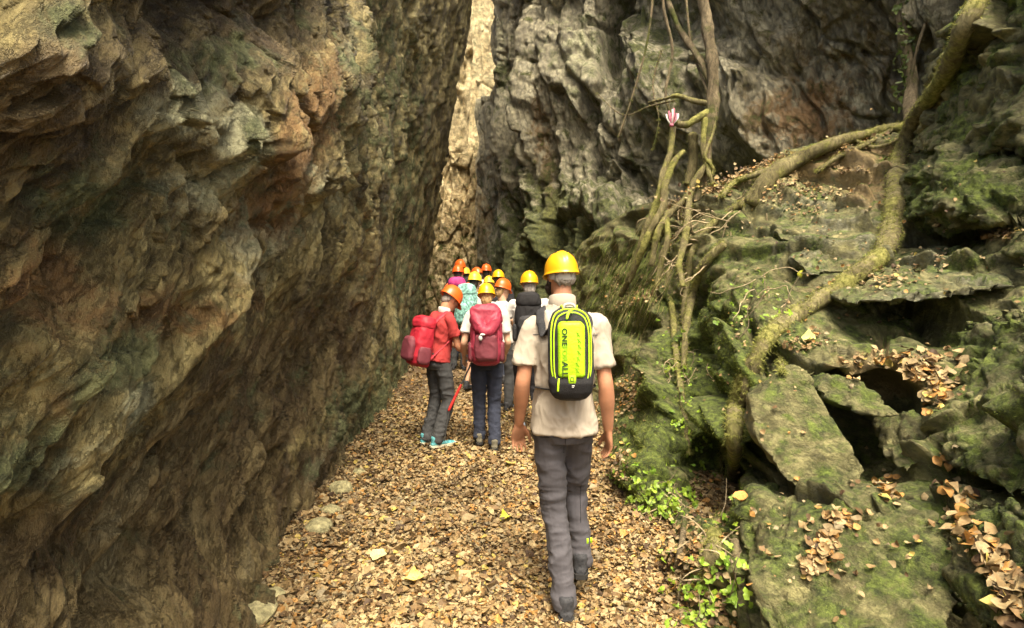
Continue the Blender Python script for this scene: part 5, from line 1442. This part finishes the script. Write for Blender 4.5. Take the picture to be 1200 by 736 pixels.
T_([(788, 144, 6.0), (786, 175, 5.95), (776, 210, 5.9), (768, 245, 5.9), (755, 275, 5.9), (745, 310, 6.0), (728, 345, 6.3)], [.03, .035, .045, .05, .05, .045, .04])
T_([(800, 178, 5.9), (790, 190, 5.85), (780, 215, 5.8), (776, 245, 5.75), (762, 270, 5.75), (752, 295, 5.8), (738, 330, 6.0)], [.03, .04, .045, .045, .04, .04, .03])
T_([(830, 190, 5.85), (815, 212, 5.8), (805, 232, 5.75), (785, 250, 5.7), (770, 275, 5.65), (764, 310, 5.7)], [.04, .045, .04, .038, .036, .03])
T_([(826, 140, 5.9), (824, 175, 5.85), (830, 200, 5.8), (834, 215, 5.8)], [.04, .03, .025, .02])
T_([(838, 130, 5.9), (836, 155, 5.85), (826, 182, 5.8), (836, 198, 5.8), (832, 210, 5.8)], .018)
T_([(808, 225, 5.7), (806, 255, 5.5), (802, 285, 5.3), (796, 310, 5.2), (800, 335, 5.1)], [.04, .042, .038, .034, .03])
T_([(812, 160, 6.05), (812, 190, 6.05), (806, 215, 6.0)], [.06, .06, .05])
T_([(780, 250, 5.7), (782, 280, 5.6), (772, 320, 5.6), (768, 360, 5.6)], [.035, .035, .03, .025])
T_([(770, -60, 6.9), (760, 40, 6.8), (742, 110, 6.8), (725, 160, 6.9)], [.018, .016, .014, .01], "branch", 'bark')
T_([(800, -60, 6.7), (806, 20, 6.5), (812, 60, 6.3), (830, 110, 6.0)], [.014, .016, .016, .014], "branch", 'bark')
T_([(775, 60, 6.7), (765, 100, 6.7), (772, 140, 6.6), (765, 175, 6.6)], [.012, .012, .010, .008], "branch", 'bark')
T_([(700, 110, 7.2), (730, 135, 6.9), (760, 125, 6.6), (790, 118, 6.2)], [.007, .009, .010, .012], "branch", 'bark')
fuzz_on(tobj[4:], 5000, .022, "moss", tr)
tag(tr, 'twisted tree clinging to the cliff, its mossy roots braided above the bank', 'tree')

t3 = empty("tree"); o3 = [limb([PV(*q) for q in ((1070, -60, 6.0), (1058, 0, 5.9), (1060, 50, 5.85), (1068, 95, 5.8), (1066, 140, 5.6))], [.045, .05, .055, .05, .06], "trunk", 'bark', t3, .3, 12, 77)]
tobj2 = limb([PV(*q) for q in ((1078, -60, 5.8), (1086, 10, 5.75), (1074, 60, 5.75), (1066, 100, 5.75))], [.015, .016, .015, .012], "branch", 'bark', t3, .2, 8, 78)
pp = [PV(1060 + random.gauss(0, 7), y_, 5.78) for y_ in np.linspace(-20, 130, 70)]
leaves("leaves", [tuple(p) for p in pp], np.tile((0, -1, .3), (70, 1)), np.full(70, .06), np.clip(np.array([(.09, .13, .03)]) * rng.uniform(.6, 1.5, (70, 1)), 0, 1), M['leaf_green'], t3, ivy=True, curl=.5, tilt=.5)
tag(t3, 'slim dark trunk with small ivy leaves against the brown upper right cliff', 'tree')

# roots hanging down the mossy wall under the tree
HR = [([(868, 240), (838, 262), (815, 290), (806, 330), (800, 380)], [.035, .035, .03, .028, .02], 'mossy root arching from the crest down beside the small hollow', 'bark_moss'),
      ([(850, 288), (828, 310), (812, 345), (806, 385), (802, 430)], [.04, .04, .036, .03, .02], 'stout green root curving down left of the mossy face', 'bark_moss'),
      ([(785, 320), (788, 370), (793, 420), (800, 480), (806, 530)], [.025, .028, .026, .024, .02], 'straight root hanging in front of the dark crevice', 'bark_moss'),
      ([(803, 610), (800, 650), (790, 690), (778, 730)], [.014, .016, .018, .018], 'root among the ivy at the foot of the bank', 'bark'),
      ([(862, 640), (868, 680), (872, 720), (880, 760)], [.02, .022, .022, .02], 'bare brown root beside the foreground rock', 'bark')]
for pxs, rad, lab, mt in HR: root_thing("hanging_root", lab, 'root', [(pxs, rad)], mat=mt, off=.02, fuzz=1800 if mt == 'bark_moss' else 0, fl=.02, group="roots hanging over the right bank", seed=hash(lab) % 50 if False else len(lab))

# pale tangled rootlets
def rootlets():
    def one(cx, cy, n, ln, sp, r, label):
        rt = empty("rootlets"); 
        for i in range(n):
            x0, y0 = cx + random.gauss(0, sp), cy + random.gauss(0, sp * .6); a = random.uniform(-.4, 3.5); pts = []
            b_, nn = on_bank(x0, y0, .02); p = b_
            d = Vector((math.cos(a), -.2, math.sin(a) * -.6))
            for k in range(6):
                pts.append(p.copy()); d = (d + Vector((random.gauss(0, .5), random.gauss(0, .3), random.gauss(-.1, .5)))).normalized(); p = p + d * ln / 5
            mb = MB(); mb.tube(pts, [r, r, r * .9, r * .8, r * .6, r * .35], 6, 3); link("rootlet", mb.mesh("rootlet"), M['bark_pale'], rt)
        tag(rt, label, 'rootlets', "pale rootlets poking out of the bank")
    one(815, 262, 26, .45, 20, .008, 'dense tangle of pale rootlets below the braided tree roots')
    one(870, 245, 14, .6, 20, .006, 'long pale rootlets trailing over the green rocks near the crest')
    one(808, 310, 16, .30, 14, .007, 'knot of pale rootlets over the dark recess below the crest')
    one(800, 430, 12, .22, 12, .004, 'fine white rootlets in front of the dark crevice')
    one(780, 590, 10, .25, 14, .004, 'thin rootlets mixed with ivy halfway down the bank foot')
    one(825, 650, 16, .25, 22, .004, 'thin rootlets and stems between ivy and foreground rock')
    one(905, 340, 9, .35, 22, .004, 'few fine curling rootlets on the mossy slope by the big root')
rootlets()

# fibrous strands sliding down beside the nearest man
def strands():
    n = 380; V, F, C = [], [], []
    mbp = []
    p_all, t_all = [], []
    for i in range(n):
        u = random.random(); x0 = 775 - 65 * u + random.gauss(0, 14); y0 = 255 + 110 * random.random() ** .8 + 10 * u
        L_ = random.uniform(.12, .45); k = 5; pts = []
        for q in range(k):
            t = q / (k - 1); b_, nn = on_bank(x0 - 70 * L_ * t + random.gauss(0, 1.2), y0 + 150 * L_ * t, .015 + .03 * math.sin(t * 3.1), [BVH_BANK, BVH_RIGHT]); pts.append(np.array(b_))
        if max(np.linalg.norm(pts[q + 1] - pts[q]) for q in range(k - 1)) > .35: continue
        s = np.array([.8, 0, .45]); w_ = random.uniform(.002, .0055); col = np.array(random.choice([(.16, .19, .05), (.24, .22, .09), (.10, .14, .03), (.28, .24, .12), (.12, .16, .04)])) * random.uniform(1.0, 1.8)
        b0 = len(V)
        for q, p in enumerate(pts):
            ww = w_ * (1 - .7 * q / (k - 1)); V += [p - s * ww, p + s * ww + np.array([0, -.004, 0]), p + np.array([0, -ww, ww])]; C += [col] * 3
        for q in range(k - 1):
            for a_, c_ in ((0, 1), (1, 2), (2, 0)): F.append((b0 + q * 3 + a_, b0 + q * 3 + c_, b0 + q * 3 + 3 + c_, b0 + q * 3 + 3 + a_))
    me = mesh_np("root_fibres", np.array(V), np.array(F), True, np.array(C))
    o = link("root_fibres", me, M['moss']); tag(o, 'yellow-green mossy root fibres and dead stalks streaming down behind the nearest man', 'root fibres', kind='stuff')
strands()

# moss and grass fur over the bank
def bank_moss():
    me = BANK_ME; V = co(me); N_ = nrm(me)
    if N_[:, 1].mean() > 0: N_ = -N_
    px, py = to_px(V)
    a = np.empty(len(V) * 4, np.float32); me.color_attributes["RK"].data.foreach_get("color", a); ms = a.reshape(-1, 4)[:, 0]
    vis = (px > 640) & (px < 1260) & (py > 120) & (py < 800)
    w = ms * sstep(.25, .6, ms + .5 * fbm(V * 3, 3, .5, 950)) * vis * sstep(-.2, .3, N_[:, 2] + .2)
    n = 90000; i = rng.choice(len(V), n, p=w / w.sum())
    o = blades("moss", V[i] + rng.normal(0, .008, (n, 3)), N_[i], .013 * np.clip(V[i][:, 1] / 3, .7, 2), cols=((.06, .085, .015), (.22, .27, .06)), wid=.0011 * np.clip(V[i][:, 1] / 3, .6, 2))
    tag(o, 'short green moss growing over the rocks of the right bank', 'moss', kind='stuff')
    w = (blob(px, py, 745, 510, 22, 70) + .8 * blob(px, py, 735, 590, 16, 30) + .8 * blob(px, py, 700, 345, 50, 55) + .8 * blob(px, py, 660, 300, 30, 40) + .7 * blob(px, py, 790, 310, 20, 60)) * vis
    w = np.where(w > .15, w, 0); n = 26000; i = rng.choice(len(V), n, p=w / w.sum())
    o = blades("grass", V[i] + rng.normal(0, .01, (n, 3)), N_[i], .020 * np.clip(V[i][:, 1] / 3.5, .7, 2), cols=((.09, .12, .025), (.32, .34, .10)), wid=.0013 * np.clip(V[i][:, 1] / 3, .7, 2), down=.5)
    tag(o, 'drooping grass-like moss on the mound at the right edge of the path', 'grass', kind='stuff')
bank_moss()

# ivy at the foot of the bank
GI = "ivy plants on the right bank"
def ivy(spots, label, n=60, size=.045, bright=1.0, dens=1.0):
    n = int(n * 1.9)
    rt = empty("ivy_plant"); Pn, Nn = [], []
    base = on_bank(*spots[0], .0)[0]
    for k, (x0, y0) in enumerate(spots):
        pts = [on_bank(x0 + random.gauss(0, 3) + 5 * t, y0 + 26 - 13 * t, .015 + .022 * t)[0] for t in range(5)]
        if max((pts[q + 1] - pts[q]).length for q in range(4)) < .5:
            mb = MB(); mb.tube(pts, [.0035, .003, .003, .0025, .0015], 6, 3); link("stem", mb.mesh("stem"), M['bark'], rt)
        for i in range(n // len(spots)):
            b_, nn = on_bank(x0 + random.gauss(0, 13), y0 + random.gauss(0, 13), random.uniform(.02, .07)); Pn.append(tuple(b_)); m = (nn + Vector((0, -.5, .8))).normalized(); Nn.append(tuple(m))
    m = len(Pn); c = np.array([(.17, .30, .035)]) * rng.uniform(.55, 1.5, (m, 1)) * bright + rng.random((m, 1)) * np.array([(.10, .08, .0)])
    leaves("leaves", Pn, Nn, rng.uniform(.55, 1.15, m) * size, np.clip(c, 0, .8), M['leaf_green'], rt, ivy=True, curl=.5, tilt=.5)
    tag(rt, label, 'ivy', GI)
ivy([(775, 590), (760, 570), (790, 600), (800, 575)], 'bright ivy spray left of the dark crevice foot', 80, .040)
ivy([(755, 612), (742, 600), (748, 640)], 'ivy patch nearest the leaf path, beside the mossy mound', 50, .036)
ivy([(830, 560), (850, 600)], 'few ivy leaves hanging by the lower end of the big root', 18, .038)
ivy([(855, 665), (868, 695), (845, 690)], 'large-leaved ivy in front of the foreground rock', 34, .042, 1.15)
ivy([(800, 700), (815, 720), (790, 722), (770, 712)], 'ivy clump at the bottom edge between path and rocks', 70, .038, 1.15)
ivy([(795, 395), (806, 425), (790, 440)], 'sparse small ivy on the upper dark crevice', 26, .045, .8)
ivy([(800, 470), (795, 500), (812, 520)], 'pale ivy leaves midway down the dark crevice', 26, .036, 1.0)
ivy([(880, 345), (905, 362), (868, 372)], 'small green sprigs on the mossy face above the big root', 22, .038, 1.1)
ivy([(720, 545), (716, 565)], 'low green sprig at the right edge of the path', 14, .04, .9)
# single conspicuous leaves
for px_, py_, col, sz, lab in ((948, 400, (.50, .55, .18), .085, 'pale green fallen leaf on the soil beside the big root'), (870, 592, (.62, .28, .08), .085, 'orange curled leaf stuck at the foot of the tilted slab'), (942, 322, (.50, .52, .05), .07, 'yellow-green leaf lying on the mossy slope')):
    b_, nn = on_bank(px_, py_, .03); o = leaves("fallen_leaf", [(0, 0, 0)], [tuple((nn + Vector((0, -.4, .3))).normalized())], [sz], np.array([col]), M['leaf_dry'], tilt=.1, fine=True, smooth=True); o.location = b_; tag(o, lab, 'leaf')
def gl(px, py, col, sz, lab):
    d = 3.0
    for _ in range(20):
        p = P(px, py, d); d = d * (CAM_H - float(ground_z(p[0], p[1])) - .04) / (CAM_H - p[2])
    o = leaves("fallen_leaf", [(0, 0, 0)], [(0, -.25, 1)], [sz], np.array([col]), M['leaf_dry'], tilt=.08, asp=(1.1, 1.2), fine=True, smooth=True); o.location = P(px, py, d).tolist(); tag(o, lab, 'leaf')
gl(592, 607, (.62, .62, .06), .085, 'bright yellow leaf on the path left of the nearest man')
gl(443, 652, (.62, .55, .28), .10, 'pale yellow pointed leaf on the left half of the path')
gl(485, 678, (.66, .52, .16), .10, 'golden leaf near the bottom centre of the path')

# ribbon tied to the tree
rb = empty("ribbon"); c0 = PV(787, 147, 5.9)
for i in range(7):
    t = (i - 3) / 3; tip = c0 + Vector((t * .065 + random.gauss(0, .008), random.gauss(0, .02), .17 - .04 * abs(t) + random.gauss(0, .02)))
    mb = MB(); mb.tube([c0, c0.lerp(tip, .5) + Vector((t * .02, -.02, 0)), tip], [.005, .008, .010], 8, 4, (1, .15), (1, .1, 0)); link("tail", mb.mesh("tail"), M['ribbon' if i % 3 else 'white_cloth'], rb)
mb = MB(); mb.ball(c0, (.022, .022, .018)); link("knot", mb.mesh("knot"), M['ribbon'], rb)
tag(rb, 'pink ribbon with white tails tied to a root of the twisted tree', 'ribbon')
